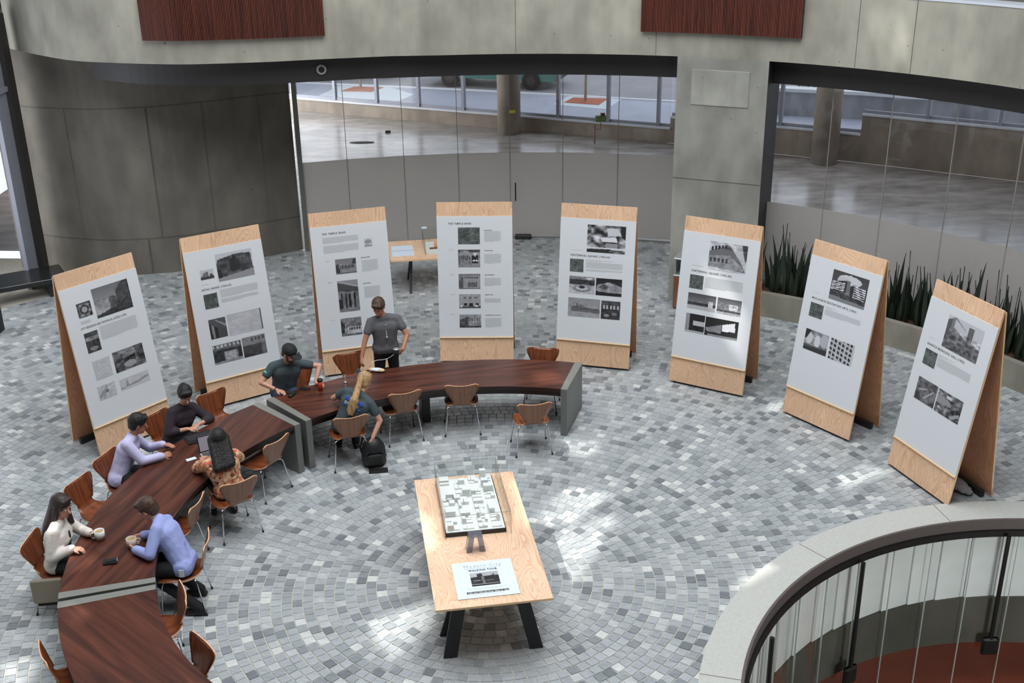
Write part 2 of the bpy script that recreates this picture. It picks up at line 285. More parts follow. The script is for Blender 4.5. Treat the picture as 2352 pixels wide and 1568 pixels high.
# two slatted wooden acoustic panels mounted on the parapet
def slat_panel(P, z0, z1, label):
    L = sum((P[i+1]-P[i]).length for i in range(len(P)-1)); t = thing('slatted_panel', label, 'wall panel', (0, 0, 0), 0)
    wallstrip('backing_board', offset(P, -.05), .05, z0, z1, 'table_dark', t)
    mb = MB(); s = 0; i = 0; acc = 0; step = .0265; d = 0
    while True:
        while i < len(P)-1 and d > acc+(P[i+1]-P[i]).length: acc += (P[i+1]-P[i]).length; i += 1
        if i >= len(P)-1: break
        tt = (P[i+1]-P[i]).normalized(); p = P[i]+tt*(d-acc)-Vector((-tt.y, tt.x))*.075
        mb.box((p.x, p.y, (z0+z1)/2), (.016, .05, z1-z0), math.atan2(tt.y, tt.x)); d += step
    tag(mb.build('slat', 'slat_wood', t), kind='stuff'); return t
def sub(P, xa, xb): return [p for p in P if xa <= p.x <= xb]
dense = catmull(FASC, 4)
slat_panel(sub(dense, -6.27, -3.16), 4.91, 5.60, 'reddish slatted wood panel on the concrete parapet, left one, above the dark wall')
slat_panel(sub(dense, 2.28, 4.93), 4.91, 5.60, 'reddish slatted wood panel on the concrete parapet, right one, above the square pillar')
# ceiling slab behind the parapet
out_edge = [(18, 25.5), (9.4, 30.9), (4.67, 33.5), (-.5, 36.3), (-6.8, 39.2), (-13, 42), (-13, 26), (-9.8, 23.0)]
slabpoly = [(p.x, p.y) for p in offset(FASC, .3)]+[(18, 4)]+out_edge
def flat(name, outer, holes, z, m, up=True):
    loops = [[Vector((x, y, 0)) for x, y in outer]]+[[Vector((x, y, 0)) for x, y in h] for h in holes]
    tris = tessellate_polygon(loops); V = [(v.x, v.y, z) for l in loops for v in l]
    mb = MB(); mb.add(V, [tuple(t) for t in tris]); me = bpy.data.meshes.new(name); me.from_pydata(mb.v, [], mb.f); me.materials.append(M[m]); me.update()
    o = link(name, me)
    if len(me.polygons) and (me.polygons[0].normal.z > 0) != up: me.flip_normals()
    return o
c1 = struct(flat('ceiling', slabpoly, [], 4.5, 'fascia_concrete', False), 'concrete soffit behind the parapet')
MB_ = flat('slab_top', slabpoly, [], 5.1, 'fascia_concrete'); MB_.parent = c1
# dark bulkhead under the slab
BK = catmull([Vector(p) for p in [(-7.66, 21.5), (-6.81, 20.93), (-5.95, 20.68), (-4.9, 20.6), (-3.92, 20.68), (-2.6, 20.98)]], 5)+[pol(9.97, a).to_2d() for a in range(98, -20, -3)]
bk = struct(wallstrip('trim_2', BK, .12, 4.07, 4.5, 'bulkhead'), 'dark bulkhead strip under the concrete band')
a = 105.8
t = thing('round_ceiling_fixture', 'small round fitting with a grey ring on the dark strip below the left wood panel', 'lamp', (-3.33, 20.80, 4.28), R(11))
MB().tube([(0, .03, 0), (0, -.03, 0)], .088, 20).build('ring', 'fabric_grey', t); MB().tube([(0, 0, 0), (0, -.034, 0)], .055, 16).build('lens', 'rim_black', t)
# pillar
pa = Vector((2.95, 20.2)); pb = Vector((4.40, 19.54)); dd = (pb-pa).normalized(); nn = Vector((-dd.y, dd.x))
poly = [(q.x, q.y) for q in (pa, pb, pb+nn*.95, pa+nn*.95)]
pil = struct(MB().prism(poly, 0, 4.5).build('wall_pillar', 'pillar_concrete'), 'square concrete pillar'); pil.name = 'trim_3'
ang = math.atan2(dd.y, dd.x); pc = (pa+pb)/2
MB().bbox((0, 0, 0), (1.02, .03, .62), .012).build('raised_patch', 'pillar_concrete', pil, loc=(pc.x-dd.x*.02, pc.y-dd.y*.02, 4.0), rz=ang)
MB().box((0, 0, 0), (1.585, .006, .012)).build('formwork_joint', 'well_concrete', pil, loc=(pc.x, pc.y, 2.36), rz=ang)
MB().box((0, 0, 0), (.006, .96, 4.5)).build('shaded_face', 'bulkhead', pil, loc=((pb+nn*.475).x+.004, (pb+nn*.475).y, 2.25), rz=ang)  # dark sheet paints in the shade on the pillar's right side
# left concrete wall
WP = catmull([Vector(p) for p in [(-9.8, 22.7), (-9.4, 22.46), (-8.75, 22.25), (-7.92, 22.09), (-6.81, 22.26), (-5.88, 22.72), (-5.21, 23.11), (-4.47, 23.56)]], 5)
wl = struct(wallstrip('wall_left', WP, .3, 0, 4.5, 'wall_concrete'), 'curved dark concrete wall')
def seamrow(z): wallstrip('formwork_joint', offset(WP, -.004), .006, z-.012, z+.012, 'well_concrete', wl)
seamrow(.75); seamrow(3.38)
for x in (-8.6, -6.95, -6.0, -5.05):
    p = min(WP, key=lambda q: abs(q.x-x)); MB().box((0, 0, 0), (.014, .014, 2.6)).build('formwork_joint', 'well_concrete', wl, loc=(p.x, p.y-.003, 2.07), rz=.3)
MB().box((0, 0, 0), (.014, .014, .72)).build('formwork_joint', 'well_concrete', wl, loc=(-7.3, 22.14, .38), rz=.1)
# jamb between wall and glass
MB().box((0, 0, 2.25), (.10, .16, 4.5)).build('jamb', 'steel', wl, loc=(-4.38, 23.56, 0), rz=R(17))
# glazed fronts: panes with a frosted lower film, joints between them
def glazing(name, RR, joints, frost, label, door=None):
    e = struct(empty(name), label)
    for k in range(len(joints)-1):
        a0, a1 = joints[k], joints[k+1]; p, q = pol(RR, a0), pol(RR, a1); mid = (p+q)/2; Lh = (q-p).length-.012; an = math.atan2((q-p).y, (q-p).x)
        g = MB().box((0, 0, (4.5+frost)/2), (Lh, .012, 4.5-frost)).build('pane', 'thin_glass', e, loc=mid, rz=an)
        MB().box((0, 0, frost/2+.03), (Lh, .012, frost-.06)).build('frosted_film', 'frost_glass', g)
        if k: MB().box((0, 0, 2.25), (.012, .02, 4.5)).build('joint', 'glass_edge', e, loc=p, rz=an)
    mb = MB(); mb.arc((CX, CY), RR-.04, RR+.04, min(joints), max(joints), 0, .035, 24); mb.build('floor_channel', 'steel_strip', e); return e
gl1 = glazing('window_1', 13.0, [108.3, 103.9, 98.6, 93.5, 88.6, 83.6, 78.4, 73.0], 1.9, 'curved frameless glass wall behind the display panels')
MB().tube([(0, -.05, .85), (0, -.05, 1.25)], .014).build('door_handle', 'black_plastic', gl1, loc=pol(12.98, 88.1), rz=R(-2))
for a in (87.4, 79.2): MB().bbox((0, -.02, .05), (.36 if a > 80 else .12, .12, .1 if a > 80 else .24), .02).build('floor_pivot', 'dark_metal', gl1, loc=pol(12.9, a), rz=R(a-90))
gl2 = glazing('window_2', 10.22, [61.4, 55.1, 49.3, 43.1, 36.8, 30.5, 24.2, 18], 1.9, 'curved frameless glass wall behind the planter')
# glazed screen at the far left
e = struct(empty('window_3'), 'steel framed glass screen at the left edge')
MB().box((-9.42, 21.95, 2.6), (.10, .28, 5.2)).build('mullion', 'dark_metal', e)
MB().box((-9.50, 21.55, 2.6), (.08, .45, 5.2)).build('mullion', 'mullion_metal', e)
MB().box((-9.50, 20.5, 3.85), (.16, 3.2, .09)).build('transom', 'mullion_metal', e)
MB().box((-9.53, 20.2, 2.0), (.02, 2.4, 3.6)).build('pane', 'clear_glass', e); MB().box((-9.53, 20.2, 4.6), (.02, 2.4, 1.4)).build('pane', 'clear_glass', e)
MB().box((-9.34, 19.12, 2.6), (.34, .26, 5.2)).build('post', 'bulkhead', e)
t = thing('granite_bench', 'low dark polished bench at the foot of the left glass screen', 'bench', (-9.4, 21.0, 0), R(31))
MB().bbox((-.5, -.05, .35), (2.4, .85, .1), .01).build('seat_slab', 'granite', t); MB().box((.4, -.05, .15), (.12, .6, .3)).build('leg', 'dark_metal', t)
# outside to the left
e2 = struct(empty('wall_outside'), 'pale outdoor concrete wall beyond the left glass'); e2.name = 'wall_outside'
MB().box((-17.0, 36, 2.6), (.3, 30, 5.2), R(12)).build('wall_panel', 'outside_concrete', e2)
MB().box((-13.5, 26.3, .04), (.12, 16, .08), R(12)).build('ground_strip', 'kerb_white', e2)
MB().bbox((-14.55, 25.6, .9), (.06, .34, .2), .01, R(12)).build('wall_socket', 'steel_strip', e2)
# upper storey, rear wall and roof of the atrium (outside the frame), roof openings shaped to cast the sun patches
uw = MB(); n = 72
for k in range(n):
    a0, a1 = R(360*k/n), R(360*(k+1)/n); z0 = 5.3 if -25 < 360*k/n < 200 else 0; V = [(CX+18.5*math.cos(a), CY+18.5*math.sin(a), z) for a, z in ((a0, z0), (a1, z0), (a1, 14), (a0, 14))]; uw.add(V, [(0, 1, 2, 3)])
struct(uw.build('wall_rear', 'upper_wall'), 'round upper wall of the atrium')
holes = [[(-10.62, 12.06), (-9.88, 12.55), (-9.81, 12.16), (-10.25, 11.49), (-10.44, 11.72)], [(-8.22, 14.95), (-7.65, 14.76), (-8.32, 13.99), (-8.73, 14.15)], [(-9.66, 13.13), (-9.43, 12.9), (-9.36, 12.35), (-9.48, 12.26), (-9.66, 12.66)],
 [(-6.45, 21.18), (-6.0, 21.27), (-6.24, 20.04), (-6.77, 20.06)], [(-5.0, 17.4), (-4.73, 17.5), (-4.92, 17.1), (-5.26, 17.07)], [(-4.62, 15.18), (-4.14, 15.43), (-3.88, 15.22), (-4.67, 14.78)], [(-6.4, 12.71), (-6.07, 13.1), (-5.89, 12.96), (-6.37, 12.58)],
 [(-8.39, 16.32), (-7.68, 16.25), (-7.93, 15.78), (-8.23, 15.92)], [(-14.41, 11.53), (-13.99, 11.52), (-14.0, 11.19), (-14.19, 10.98)], [(-8.21, 16.96), (-7.89, 17.02), (-7.72, 16.56), (-8.1, 16.5)], [(-13.49, 12.62), (-13.0, 12.17), (-13.3, 11.93)],
 [(-13.11, 11.39), (-12.82, 11.3), (-12.86, 11.0)], [(-8.5, 13.74), (-7.75, 14.28), (-7.66, 14.07), (-8.34, 12.69)], [(-4.75, 18.01), (-4.56, 17.88), (-4.56, 17.76), (-4.57, 17.62), (-5.06, 17.60), (-5.11, 17.69), (-5.15, 17.81), (-5.05, 17.92), (-4.92, 18.01)],
 [(-13.2, 20.6), (-12.75, 21.05), (-12.7, 20.6), (-13.1, 20.1)], [(-13.98, 22.61), (-13.6, 22.2), (-13.6, 22.0), (-13.78, 22.04)],
 [(.16, 19.72), (.66, 19.32), (.31, 19.3), (-.13, 19.59)], [(-7.98, 21.71), (-7.48, 21.76), (-8.0, 21.87)]]
rf = flat('ceiling_roof', [(CX+19.5*math.cos(2*math.pi*k/72), CY+19.5*math.sin(2*math.pi*k/72)) for k in range(72)], holes, 14.0, 'roof', False)
struct(MB().box((-11.05, 32.4, 2.25), (.3, 19.5, 4.5), R(6)).build('wall_unit_side', 'retail_wall'), 'side wall of the empty unit')
struct(rf, 'atrium roof with openings shaped to cast the sun patches'); rf.name = 'ceiling_2'
struct(MB().box((-16.5, 28, 5.5), (13.5, 17, .3)).build('trim_5', 'upper_wall'), 'unseen slab added to shade the ground outside the left glass')  # added slab, keeps the sun off the ground beyond the left glass
# ------------------------------------------------------------ stair void on the right
WC = (6.1, 8.28); RO, RI = 4.40, 3.98
circ = [(WC[0]+4.2*math.cos(2*math.pi*k/96), WC[1]+4.2*math.sin(2*math.pi*k/96)) for k in range(96)]
fl = struct(flat('floor', [(-13, -8), (18, -8), (18, 25)]+[(p.x, p.y) for p in [pol(13.05, a) for a in range(64, 118, 4)]]+[(-13, 23.5)], [circ], -.005, 'grout'), 'round atrium floor of small grey stone setts in rings')
# stone setts, rings around the hall centre
RP = .1195; Ts = []
for k in range(1, int(18.5/RP)):
    r0, r1 = k*RP, (k+1)*RP; nn_ = max(6, round(2*math.pi*(r0+r1)/2/RP)); ph = RNG.random()*6.28
    for i in range(nn_):
        a = ph+2*math.pi*i/nn_; rm = (r0+r1)/2; x, y = CX+rm*math.cos(a), CY+rm*math.sin(a)
        if y < 7.2 or x < -11.2 or x > 13.2 or y > 24.3: continue
        if rm > 13.0 and y > 15: continue
        if math.hypot(x-WC[0], y-WC[1]) < RO-.08: continue
        if rm > 9.45 and 0 < a % (2*math.pi) < R(59): continue
        Ts.append((x, y, a, rm, 2*math.pi/nn_))
def vis(x, y):
    d = Vector((x, y, 0))-CAMP; zf = d.dot(fwd); u = 1176+2633.28*d.dot(r2)/zf; v = 784-2633.28*d.dot(u2)/zf
    return 0 < u < 2352 and 0 < v < 1568
def clear(x, y): return not (-1.25 < x < .45 and 9.5 < y < 12.5) and math.hypot(x+.28, y-11.22) < 3.5 and math.hypot(x-WC[0], y-WC[1]) > RO+.02
cand = sorted([i for i, t in enumerate(Ts) if vis(t[0], t[1]) and clear(t[0], t[1])], key=lambda i: (Vector((Ts[i][0], Ts[i][1], 0))-CAMP).length)[:300]
near = set(cand); V = []; F = []; tones = []
for i, (x, y, a, rm, da) in enumerate(Ts):
    if i in near: continue
    j = RNG.normal(0, .012, 3); g = .0032; hr = RP/2-g; ha = da/2*rm-g; zt = .001+RNG.random()*.002
    ca, sa = math.cos(a+j[0]), math.sin(a+j[0]); ra, rb = hr*(1+j[1]), ha*(1+j[2]); o = len(V)
    for z, q in ((-.005, 1.0), (zt, .95)):
        for sx, sy in ((-1, -1), (1, -1), (1, 1), (-1, 1)):
            px, py = sx*ra*q, sy*rb*q; V.append((x+px*ca-py*sa, y+px*sa+py*ca, z))
    F += [(o+4, o+5, o+6, o+7), (o, o+1, o+5, o+4), (o+1, o+2, o+6, o+5), (o+2, o+3, o+7, o+6), (o+3, o, o+4, o+7)]; tones += [RNG.random()]*5
me = bpy.data.meshes.new('stone_sett'); me.from_pydata(V, [], F); me.materials.append(M['stone_set']); at = me.attributes.new('tone', 'FLOAT', 'FACE'); at.data.foreach_set('value', tones)
tag(link('stone_sett', me, fl), kind='stuff')
sm = []
for v_ in range(4):
    mb = MB(); h = RP/2-.0032; j = [RNG.normal(0, .0022) for _ in range(8)]; Q = [(-h, -h), (h, -h), (h, h), (-h, h)]
    P = [((x+j[i])*1.0, (y+j[i+4])*1.0, -.005) for i, (x, y) in enumerate(Q)]; P += [(x*.95, y*.95, .002) for x, y, _ in P]
    mb.add(P, [(4, 5, 6, 7), (0, 1, 5, 4), (1, 2, 6, 5), (2, 3, 7, 6), (3, 0, 4, 7)]); me = bpy.data.meshes.new('stone'); me.from_pydata(mb.v, [], mb.f); me.materials.append(M['stone_single']); sm.append(me)
for n_, i in enumerate(cand):
    x, y, a, rm, da = Ts[i]; o = link('stone_sett', sm[n_ % 4], fl, (x, y, RNG.random()*.0015), a+RNG.normal(0, .012)); o.scale = (1, da*rm/RP, 1)
# kerb, rim, glass liner, posts, lower level
kb = struct(MB().arc(WC, RI, RO, 0, 360, -.10, .05, 128).build('trim_4', 'terrazzo'), 'pale terrazzo kerb ring around the stair opening')
for a in (165, 127.5, 100, 200):
    p = pol((RI+RO)/2, a, .0505, WC); MB().box((0, 0, 0), (RO-RI, .006, .004)).build('kerb_joint', 'rim_grey', kb, loc=p, rz=R(a))
MB().arc(WC, RI-.03, RI, 0, 360, -.10, .055, 128).build('rim_flange', 'rim_grey', kb); MB().arc(WC, RI-.07, RI-.02, 0, 360, -.17, -.09, 128).build('rim_lip', 'rim_black', kb)
well = struct(empty('wall_stairwell', (WC[0], WC[1], 0)), 'stairwell lining below the floor'); well.name = 'wall_stairwell'
for k in range(64):
    a = 360*k/64+2; p = pol(RI+.06, a, 0, (0, 0)); MB().box((0, 0, -.64), (.03, .385, 1.0)).build('lining_panel', 'well_panel', well, loc=p, rz=R(a+3))
MB().arc((0, 0), RI+.02, RI+.3, 0, 360, -1.84, -1.145, 96).build('concrete_ring', 'well_concrete', well)
MB().arc((0, 0), RI+2.4, RI+2.6, 0, 360, -2.8, -1.3, 64).build('lower_wall', 'well_concrete', well); MB().arc((0, 0), RI-.25, RI+2.5, 0, 360, -2.70, -2.65, 64).build('orange_floor_ring', 'well_orange', well); MB().lathe([(0, -2.68), (RI-.2, -2.68)], 64).build('lower_floor', 'well_concrete', well)
rail = thing('glass_guard', 'ring of upright glass planks inside the round stair opening', 'railing', (WC[0], WC[1], 0))
NG = 44
gm = MB().box((0, 0, -1.40), (.014, 2*math.pi*(RI-.06)/NG-.01, 2.45)); gme = gm.build('glass_plank', 'guard_glass', rail).data
em = MB().box((0, 0, -1.40), (.02, .008, 2.45)).build('edge_strip', 'green_edge', rail).data
for o in list(rail.children): bpy.data.objects.remove(o)
for k in range(NG):
    a = 360*k/NG+1.3
    g = link('glass_plank', gme, rail, pol(RI-.06, a, 0, (0, 0)), R(a+5)); ee = link('plank_edge', em, rail, pol(RI-.065, a+180/NG, 0, (0, 0)), R(a+180/NG))
for a in (120.2, 89.6, 150, 60, 180, 210):
    p = pol(RI-.14, a, 0, (0, 0)); q = MB().tube([(0, 0, -.12), (0, 0, -1.75)], .028, 10).build('post', 'rim_black', rail, loc=p); MB().bbox((0, 0, -1.78), (.07, .22, .26), .03).build('post_shoe', 'rim_black', q, rz=R(a))
# ------------------------------------------------------------ planter and snake plants
pl = thing('concrete_planter', 'long low curved concrete planter box along the right glass wall', 'planter')
MB().arc((CX, CY), 9.40, 9.52, 16, 60.6, 0, .45, 40).build('front_wall', 'planter_concrete', pl); MB().arc((CX, CY), 10.02, 10.14, 16, 60.6, 0, .45, 40).build('back_wall', 'planter_concrete', pl)
MB().arc((CX, CY), 9.5, 10.04, 60.2, 60.8, 0, .45, 2).build('end_wall', 'planter_concrete', pl); tag(MB().arc((CX, CY), 9.5, 10.04, 16, 60.5, .1, .38, 40).build('bark_mulch', 'soil', pl), kind='stuff')
def leafmesh(h, tw, ln, wd):
    mb = MB(); P = []; n = 6
    for k in range(n+1):
        t = k/n; wv = wd*(1-t**3)*(.75+.5*math.sin(math.pi*min(1, t*1.2)))+.002; a = tw*t; c = (ln*t*t, 0, h*t)
        for sx, dy in ((-1, 0), (0, .012*(1-t)), (1, 0)):
            x, y = sx*wv, dy+abs(sx)*.012; P.append((c[0]+x*math.cos(a)-y*math.sin(a), x*math.sin(a)+y*math.cos(a), c[2]))
    F = []
    for k in range(n): F += [(3*k, 3*k+1, 3*k+4, 3*k+3), (3*k+1, 3*k+2, 3*k+5, 3*k+4)]
    me = bpy.data.meshes.new('leaf'); me.from_pydata(P, [], F); me.materials.append(M['leaf']); me.shade_smooth(); return me
LM = [leafmesh(.55+.145*k, random.uniform(-.8, .8), random.uniform(.02, .16), random.uniform(.032, .045)) for k in range(6)]
spots = [(58.3, 'leftmost snake plant clump, beside the square pillar'), (55.6, 'second snake plant clump from the pillar'), (46.6, 'snake plant clump seen just right of the second panel from the right'), (44.0, 'snake plant clump left of the rightmost display panel'), (41.2, 'snake plant clump behind the rightmost display panel top'), (38.6, 'snake plant clump whose tips rise above the rightmost display panel'), (36.0, 'snake plant clump touching the right side of the rightmost panel'), (33.3, 'snake plant clump at the right edge of the photograph')]
def snake(a, lab):
    rr = 9.78; c = pol(rr, a, .36); t = thing('snake_plant', 'dark upright '+lab, 'plant', c, R(a), 'snake plants in the concrete planter')
    for k in range(30):
        lx, ly = random.uniform(-.17, .17), random.uniform(-.40, .40); m = random.choices(range(6), [4, 5, 4, 3, 2, 1])[0]
        o = link('leaf', LM[m], t, (lx, ly, 0), random.uniform(0, 6.28)); o.scale = (1, 1, random.uniform(.75, 1.05))
for a, l in spots: snake(a, l)
# bin against the pillar
t = thing('litter_bin', 'steel topped litter bin with wooden lower door against the pillar', 'bin', (3.34, 19.80, 0), ang)
MB().bbox((0, 0, .33), (.62, .44, .62), .02).build('body', 'bin_wood', t); MB().box((0, .02, .01), (.58, .4, .02)).build('plinth', 'black_plastic', t)
MB().bbox((0, 0, .655), (.64, .46, .03), .01).build('shelf', 'bin_steel', t); MB().bbox((0, .17, .81), (.62, .05, .30), .01).build('back_plate', 'bin_steel', t); MB().bbox((-.29, 0, .81), (.03, .42, .30), .01).build('side_plate', 'bin_steel', t); MB().bbox((.29, 0, .81), (.03, .42, .30), .01).build('side_plate', 'bin_steel', t)
MB().bbox((0, 0, .975), (.64, .46, .03), .01).build('top_plate', 'bin_steel', t); MB().bbox((-.05, -.02, .70), (.14, .16, .1), .03).build('opening', 'black_plastic', t)
# ------------------------------------------------------------ space behind the glass and street
rfl = struct(flat('floor_2', [(p.x, p.y) for p in [pol(13.06, a) for a in range(112, 56, -4)]]+[(6.5, 20.6), (14, 14), (18, 24.9), (9.4, 30.3), (4.67, 32.9), (-.5, 35.73), (-6.8, 38.4), (-13, 41.2), (-13, 24)], [], -.002, 'retail_floor'), 'polished concrete floor of the empty unit')
for nm, c, lab in (('round_column', (.02, 34.55), 'round concrete column in the empty unit, behind the middle panels, with a yellow tag'), ('round_column', (8.48, 30.3), 'round concrete column in the empty unit on the right, behind the planter')):
    t = thing(nm, lab, 'column', (c[0], c[1], 0)); MB().lathe([(.35, 0), (.35, 4.5)], 32).build('shaft', 'retail_wall', t, True)
    if c[0] < 1: MB().bbox((.1, -.345, .72), (.18, .03, .09), .01).build('tag', 'yellow', t)
def outwall(name, P, sill, mull, lab, mat_='retail_wall'):
    P = [Vector(p) for p in P]; w_ = struct(empty(name), lab)
    wallstrip('sill_wall', P, .3, 0, sill, mat_, w_); wallstrip('sill_cap', offset(P, -.04), .38, sill, sill+.05, 'white_metal', w_); wallstrip('bottom_rail', offset(P, .12), .06, sill+.05, sill+.13, 'mullion_metal', w_)
    L0 = P[0]; d = (P[-1]-P[0]).normalized(); an = math.atan2(d.y, d.x)
    ms = sorted(mull); pts = [P[0]]+[L0+d*((x-P[0].x)/d.x) for x in ms]+[P[-1]]
    for q in pts[1:-1]: MB().box((0, 0, (4.5+sill)/2), (.09, .14, 4.5-sill)).build('mullion', 'mullion_metal', w_, loc=(q.x-d.y*.15, q.y+d.x*.15, 0), rz=an)
    for p, q in zip(pts, pts[1:]):
        m_ = (p+q)/2; MB().box((0, 0, (4.5+sill)/2), ((q-p).length-.08, .012, 4.5-sill-.12)).build('pane', 'clear_glass', w_, loc=(m_.x-d.y*.15, m_.y+d.x*.15, 0), rz=an)
outwall('window_4', [(-13, 41.2), (4.67, 32.9)], .40, [-10.2, -8.7, -7.2, -5.75, -4.3, -2.9, -1.45, 0, 1.45, 2.9, 4.3], 'street window row left')
outwall('window_5', [(4.67, 32.9), (9.4, 30.3)], .73, [6.0, 7.45, 8.55], 'street window row middle')
outwall('window_6', [(9.4, 30.3), (18, 24.9)], 1.27, [10.8, 12.3, 13.8, 15.3], 'raised street window row right')
t = thing('standpipe', 'thin brown bent pipe standing on the floor of the empty unit', 'pipe', (2.5, 33.0, 0)); MB().tube([(0, 0, 0), (0, 0, .55)], .022).build('riser', 'copper', t); MB().tube([(0, 0, .42), (.17, 0, .42), (.17, 0, .6)], .018).build('elbow', 'copper', t)
t = thing('cable_tray', 'small multicoloured box on the window sill behind the glass wall', 'box', (2.75, 33.95, .45)); MB().bbox((0, 0, .08), (.34, .2, .16), .02).build('body', 'leaf_outdoor', t); MB().bbox((.05, 0, .2), (.14, .12, .1), .02).build('cap', 'table_wood', t)
t = thing('floor_outlet', 'dark debris lying on the empty unit floor, left', 'debris', (-4.35, 33.6, 0)); MB().ell((0, 0, .01), (.38, .12, .02)).build('scrap', 'dark_metal', t)
t = thing('floor_box', 'small dark floor box behind the glass, by the left windows', 'box', (-3.7, 34.9, 0)); MB().bbox((0, 0, .03), (.16, .12, .06), .01).build('body', 'dark_metal', t)
t = thing('metal_bar', 'thin metal bar lying on the floor just behind the glass wall, far left', 'bar', (-4.6, 28.3, 0), R(60)); MB().box((0, 0, .01), (.8, .03, .02)).build('bar_body', 'steel', t)
sw = struct(flat('floor_street', [(-40, 60), (-40, 42), (-13, 41.5), (4.8, 33.2), (9.5, 30.6), (18, 25.2), (40, 14), (60, 40), (40, 70)], [], .10, 'sidewalk'), 'pavement outside'); sw.name = 'floor_3'
def strip(P, d, z0, z1, m, name, parent): return wallstrip(name, [Vector(p) for p in P], d, z0, z1, m, parent)
cur = [(-30, 49.5), (-7.86, 43.01), (-1.76, 41.1), (.46, 40.3), (5.6, 38.28), (30, 28)]
strip(cur, .14, .05, .14, 'kerb_white', 'kerb', sw); strip(offset([Vector(p) for p in cur], .14), 14, .09, .105, 'asphalt', 'roadway', sw)
for i, (pit, pad, tr) in enumerate((([(-5.95, 41.2), (-5.58, 42.0), (-4.5, 41.75), (-4.84, 40.95)], [(-6.72, 40.14), (-6.15, 42.3), (-4.3, 41.9), (-3.28, 40.35), (-3.72, 39.3)], (-5.29, 41.53)), ([(1.88, 38.5), (2.23, 39.3), (3.38, 39.0), (3.0, 38.0)], [(1.5, 38.2), (2.1, 39.7), (3.9, 39.1), (3.2, 37.3)], (2.6, 38.7)))):
    t = thing('street_tree', ('thin young street tree in a rust coloured grate, left, seen through the windows', 'thin young street tree in a rust coloured grate, right of the round column')[i], 'tree', (tr[0], tr[1], .1))
    MB().tube([(0, 0, 0), (.02, 0, 1.5), (0, .02, 3.4)], [.05, .04, .03]).build('trunk', 'bark', t)
    c = Vector(tr); MB().prism([(x-c.x, y-c.y) for x, y in pad], -.01, .015).build('pavement_pad', 'pad_white', t); MB().prism([(x-c.x, y-c.y) for x, y in pit], .012, .03).build('tree_grate', 'grate_rust', t)
    mb = MB()
    for k in range(40): mb.ell((random.uniform(-.9, .9), random.uniform(-.9, .9), random.uniform(3.2, 5)), (.28, .28, .2), 6)
    tag(mb.build('foliage', 'leaf_outdoor', t), kind='stuff')
def car(name, loc, rz, L_, body, lab, van):
    t = thing(name, lab, 'car', (loc[0], loc[1], .1), rz); Wd = 1.85; H = 1.95 if van else 1.42
    prof = [(-L_/2, .35), (-L_/2, .9), (-L_/2+.1, H*.95), (-L_/2+.5, H), (L_/2-1.5, H), (L_/2-.9, 1.05), (L_/2-.08, .9), (L_/2, .6), (L_/2-.05, .32)] if van else [(-L_/2, .4), (-L_/2, .85), (-L_/2+.5, .95), (-L_/2+1.1, H), (L_/2-1.9, H), (L_/2-1.2, .95), (L_/2-.1, .82), (L_/2, .5), (L_/2-.05, .3)]
    P = []; F = []; n = len(prof)
    for y, q in ((-Wd/2, 1), (-Wd/2+.1, 1.0), (Wd/2-.1, 1.0), (Wd/2, 1)):
        for x, z in prof: P.append((x, y*(1 if z < 1 else .9), z if abs(y) < Wd/2-.05 else min(z, H-.06)))
    for k in range(3):
        for i in range(n): j = (i+1) % n; F.append((k*n+i, k*n+j, (k+1)*n+j, (k+1)*n+i))
    F += [tuple(range(n))[::-1], tuple(range(3*n, 4*n))]; MB().add(P, F).build('body', body, t)
    for sx in (-L_*.31, L_*.31):
        for sy in (-1, 1):
            q = MB().tube([(sx, sy*(Wd/2-.1), .33), (sx, sy*(Wd/2+.02), .33)], .33, 20).build('wheel', 'tyre', t); MB().tube([(sx, sy*(Wd/2+.02), .33), (sx, sy*(Wd/2+.03), .33)], .17, 12).build('hub', 'dark_metal', q)
    for sy in (-1, 1): MB().box((-.2, sy*(Wd/2*.93), H-.42), (L_*.5, .03, .4)).build('side_window', 'car_glass', t)
    MB().box((L_/2-.02, .6, .66), (.06, .3, .14)).build('headlamp', 'lamp_white', t); MB().box((L_/2-.02, -.6, .66), (.06, .3, .14)).build('headlamp', 'lamp_white', t); MB().box((L_/2-.01, 0, .42), (.06, Wd*.92, .16)).build('bumper', 'dark_metal', t)
car('parked_van', (-.35, 42.15), R(-17.5), 4.9, 'car_teal', 'teal parked car whose lower half shows under the dark strip', True)
car('parked_car', (-6.3, 45.2), R(-17.5), 4.6, 'car_dark', 'dark parked car at the upper left of the street windows', False)
tw = MB(); tw.box((-47, 47.5, 32), (46, 44, 64)); struct(tw.build('wall_sun_block', 'upper_wall'), 'unseen tall block added to shade the road')  # unseen block added to keep direct sun off the street
ow = struct(empty('wall_street'), 'low street planting wall with white cap'); RWp = [(5.8, 36.8), (8.3, 36.1), (10.8, 35.2), (14, 33.6), (20, 30)]
strip(RWp, .3, .1, .85, 'outside_concrete', 'low_wall', ow); strip([Vector(p)+Vector((0, -.05)) for p in RWp], .45, .85, .95, 'kerb_white', 'wall_cap', ow)
